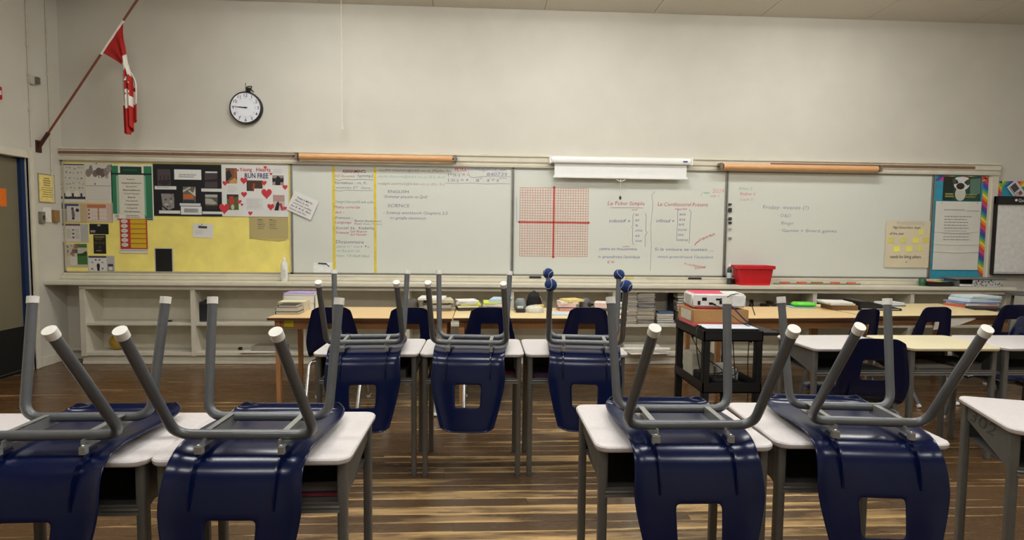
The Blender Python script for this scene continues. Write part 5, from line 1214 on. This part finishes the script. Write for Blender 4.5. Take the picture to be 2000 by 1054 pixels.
MB().box(-.012, -.03, zt_-.095, .732, .02, zt_).build('clamp_bar', mat('easel_black', (18, 16, 20), .4), t, bevel=.006)
MB().lathe([(.015, 0), (.015, .002)], (.21, -.031, zt_-.045), 16, Matrix(((1, 0, 0), (0, 0, -1), (0, 1, 0)))).build('round_mark', ink('#e4e4e4'), t); obj('lettering', text_mesh('Quartet', .05, .16, 0, .01), ink('#e4e4e4'), t, (.235, -.0315, zt_-.062))
p = P(1988, 574, y=6.0); t = thing('stool', 'grey stool at the right edge beyond the bookcase', 'stool', (p.x+.10, 6.0, 0)); hs = P(1988, 571, y=6.0).z
M_st = mat('stool_grey', (92, 90, 86), .6)
MB().lathe([(.17, hs-.03), (.185, hs-.025), (.185, hs-.006), (.17, hs)], (0, 0, 0), 24).build('seat', M_st, t, smooth=True)
for k in range(4):
    q = math.pi/4+k*math.pi/2; MB().tube([(.11*math.cos(q), .11*math.sin(q), hs-.03), (.17*math.cos(q), .17*math.sin(q), 0)], .014, 8).build('leg', M_st, t, smooth=True)
MB().tube([(.145*math.cos(math.pi/4+k*math.pi/2), .145*math.sin(math.pi/4+k*math.pi/2), hs*.45) for k in range(5)], .009, 8).build('foot_rail', M_st, t, smooth=True)
# ---------------------------------------------------------------- black cart with projector
ZK = .745; a = P(1322, 622, z=ZK); b = P(1375.5, 646.5, z=ZK); c = P(1491, 646.5, z=ZK)
x0, x1, y0, y1 = b.x, c.x, b.y, a.y
t = thing('utility_cart', 'black two-shelf utility cart carrying the projector', 'cart', (x0, y0, 0)); CW, CD = x1-x0, y1-y0
M_cart = mat('cart_black', (20, 19, 20), .5, vary=.1)
def tray(z, dep, nm):
    mb = MB().box(0, 0, z-dep, CW, CD, z-dep+.012).box(0, 0, z-dep, CW, .012, z).box(0, CD-.012, z-dep, CW, CD, z).box(0, 0, z-dep, .012, CD, z).box(CW-.012, 0, z-dep, CW, CD, z)
    if nm == 'top_shelf': mb.box(0, 0, z-.012, CW, CD, z-.004)
    return mb.build(nm, M_cart, t, bevel=.003)
tray(ZK, .075, 'top_shelf'); zlo = P(1430, 748, y=y0).z; tray(zlo, .075, 'lower_shelf')
for x in (.0, CW-.052):
    for y in (.0, CD-.052):
        MB().box(x+.001, y+.001, .02, x+.051, y+.051, ZK-.012).build('leg', M_cart, t, bevel=.006); MB().box(x+.004, y+.004, 0, x+.048, y+.048, .02).build('foot', M_blk, t)
MB().box(CW, .02, ZK-.035, CW+.13, CD*.55, ZK-.012).build('side_shelf', M_cart, t, bevel=.004)
# things on the cart
xa = x0; ya = y0
slab('pink_folder', 'pink folder flat on the cart under the cardboard box', 'folder', (xa+.20, ya+.39, ZK-.003), (.39, .32, .022), (214, 92, 104), 0)
t = thing('cardboard_box', 'flat brown cardboard box under the projector', 'box', (xa+.225, ya+.42, ZK+.0195)); hb = .10
MB().box(-.215, -.17, 0, .215, .17, hb).build('carton', mat('cardboard', (172, 128, 78), .7, vary=.06), t, bevel=.003); MB().box(-.2165, -.12, .012, -.215, .10, hb-.012).build('label', mat('carton_label', (206, 200, 184), .7), t)
zp = ZK+.0195+hb+.0005; slab('red_folder', 'red folder between the cardboard box and the projector', 'folder', (xa+.205, ya+.43, zp), (.31, .26, .014), (176, 34, 44), .03)
zp += .015
t = thing('projector', 'white projector with its sockets facing the camera and a pink lid sheet', 'projector', (xa+.235, ya+.42, zp), math.radians(-6)); M_pj = mat('projector_white', (226, 224, 218), .4)
MB().box(-.205, -.13, 0, .205, .13, .105).build('body', M_pj, t, bevel=.012, bseg=3)
MB().prism([(-.185, -.115), (.03, -.115), (.07, .115), (-.185, .115)], 'z', .1052, .108).build('pink_sheet', mat('pink_card', (226, 62, 96), .6), t)
for k in range(9): MB().box(-.206, -.10, .018+k*.008, -.2035, .08, .021+k*.008).build('vent_slot', mat('vent_grey', (150, 148, 142), .6), t)
for (x, z, w_, h_) in ((-.11, .05, .035, .025), (-.06, .02, .03, .018), (.0, .055, .045, .014), (.02, .025, .03, .03), (.08, .03, .04, .02), (-.15, .018, .02, .03)): MB().box(x-w_/2, -.1315, z, x+w_/2, -.129, z+h_).build('socket', M_blk, t)
def cable(label, pts, r=.0035, col=(14, 13, 14), name='cable'):
    t = thing(name, label, 'cable', pts[0], 0, 'black cables on the cart')
    q = [Vector(p_)-Vector(pts[0]) for p_ in pts]
    MB().tube(q, r, 6, fillet=.08, fseg=6).build('cord', mat('cable_%02x%02x%02x' % col, col, .5), t, smooth=True)
    MB().tube([q[0], q[0]+Vector((0, -.03, -.002))], r*2.2, 8).build('plug', M_blk, t, smooth=True)
pj = Vector((xa+.235, ya+.42, zp))
cable('black power cable looping over the projector', [pj+Vector((.02, -.14, .06)), pj+Vector((.06, -.16, .10)), pj+Vector((.16, -.10, .11)), pj+Vector((.22, -.16, .05)), pj+Vector((.24, -.2, -.05))])
cable('dark blue video cable plugged into the projector', [pj+Vector((.0, -.14, .065)), pj+Vector((.05, -.20, .03)), pj+Vector((.12, -.24, -.06)), pj+Vector((.20, -.22, -.12))], .005, (26, 28, 70))
cable('black cable running from the projector down to the right edge of the cart', [pj+Vector((-.06, -.14, .028)), pj+Vector((.02, -.20, -.02)), pj+Vector((.10, -.30, -.10)), pj+Vector((.19, -.30, -.13))])
cable('cable looping beside the left leg of the cart', [(xa+.03, ya+.16, ZK+.012), (xa-.02, ya+.10, ZK+.01), (xa-.03, ya+.06, ZK-.15), (xa+.02, ya+.12, zlo+.08), (xa+.08, ya+.2, zlo+.01)])
cable('cable hanging behind the front left leg of the cart', [(xa+.02, ya+.30, ZK-.09), (xa+.06, ya+.20, ZK-.22), (xa+.16, ya+.15, zlo+.10), (xa+.25, ya+.2, zlo+.03)])
cable('tangled cable on the lower shelf of the cart', [(xa+.1, ya+.10, zlo-.05), (xa+.18, ya+.16, zlo+.05), (xa+.28, ya+.10, zlo+.02), (xa+.36, ya+.2, zlo+.08), (xa+.24, ya+.26, zlo+.01), (xa+.12, ya+.2, zlo+.02)])
cable('cable rising from the lower shelf to the top of the cart', [(xa+.30, ya+.12, zlo-.04), (xa+.27, ya+.10, zlo+.15), (xa+.28, ya+.15, ZK-.10)])
cable('cable trailing from the cart across the floor', [(xa+.2, ya+.04, zlo-.06), (xa+.10, ya-.03, .2), (xa-.05, ya-.06, .02), (xa-.25, ya-.02, .006), (xa-.45, ya-.15, .006)])
cable('cable hanging from the right side of the cart', [(xa+.36, ya+.06, ZK-.08), (xa+.34, ya+.03, zlo+.16), (xa+.36, ya+.04, zlo-.1), (xa+.30, ya-.02, .006)])
t = thing('laptop', 'closed laptop with a pale sheet on top at the front of the cart', 'laptop', (xa+.225, ya+.115, ZK-.003), math.radians(-2))
MB().box(-.20, -.095, 0, .19, .105, .016).build('base', M_cart, t, bevel=.003); MB().box(-.195, -.09, .016, .185, .10, .020).build('sheet', mat('laptop_sheet', (214, 220, 226), .5), t)
slab('power_adapter', 'black power adapter on the left of the lower shelf of the cart', 'adapter', (xa+.06, ya+.20, zlo-.062), (.07, .10, .11), (18, 17, 18), .2, bevel=.006)
slab('media_box', 'flat black media box on the lower shelf of the cart', 'box', (xa+.21, ya+.18, zlo-.062), (.18, .18, .06), (24, 23, 26), .1, bevel=.004)
slab('white_box', 'cream box at the back of the lower shelf of the cart', 'box', (xa+.14, ya+.46, zlo-.062), (.18, .18, .20), (186, 180, 160), .05, bevel=.004)
slab('loose_papers', 'white papers at the back right of the lower shelf of the cart', 'papers', (xa+.325, ya+.43, zlo-.062), (.14, .24, .09), (206, 202, 194), .08)
p = P(1352, 789, z=.0); t = thing('yellow_plug', 'yellow plug end on the floor beside the cart', 'plug', (p.x, p.y, .0)); MB().tube([(-.03, 0, .016), (.035, 0, .016)], .014, 10).build('body', mat('plug_yellow', (214, 160, 40), .5), t, smooth=True); MB().tube([(.035, 0, .016), (.10, .02, .008), (.16, .0, .005)], .005, 6, fillet=.03).build('cord', M_blk, t, smooth=True)
# ---------------------------------------------------------------- books inside the desks
GB = 'notebooks inside the desk boxes'
for (dx, dy, w_, col, h_, lab) in ((-.708+.16, 1.745, .18, (120, 40, 48), .03, 'dark red notebook inside the desk beside the aisle'), (-.708+.15, 1.76, .2, (40, 38, 44), .035, 'black notebook inside the desk beside the aisle'), (-.672+.10, 3.30, .24, (44, 40, 48), .06, 'dark books inside the left desk of the middle row'),
        (.550-.15, 3.30, .2, (96, 70, 110), .02, 'violet notebook inside the right desk of the middle row'), (-.062+.18, 3.30, .16, (110, 40, 70), .03, 'maroon notebook inside the centre desk of the middle row'),
        (3.01-.10, 3.48, .26, (150, 146, 138), .03, 'grey papers inside the cream-topped desk'), (3.01+.13, 3.50, .2, (70, 66, 64), .05, 'dark notebook inside the cream-topped desk')):
    black = lab.startswith('black'); z = HD-.166+(.032 if black else 0)
    book(lab, (dx, dy+.17, z), (w_, .24, h_), col, .04, GB, page=(92, 86, 82))
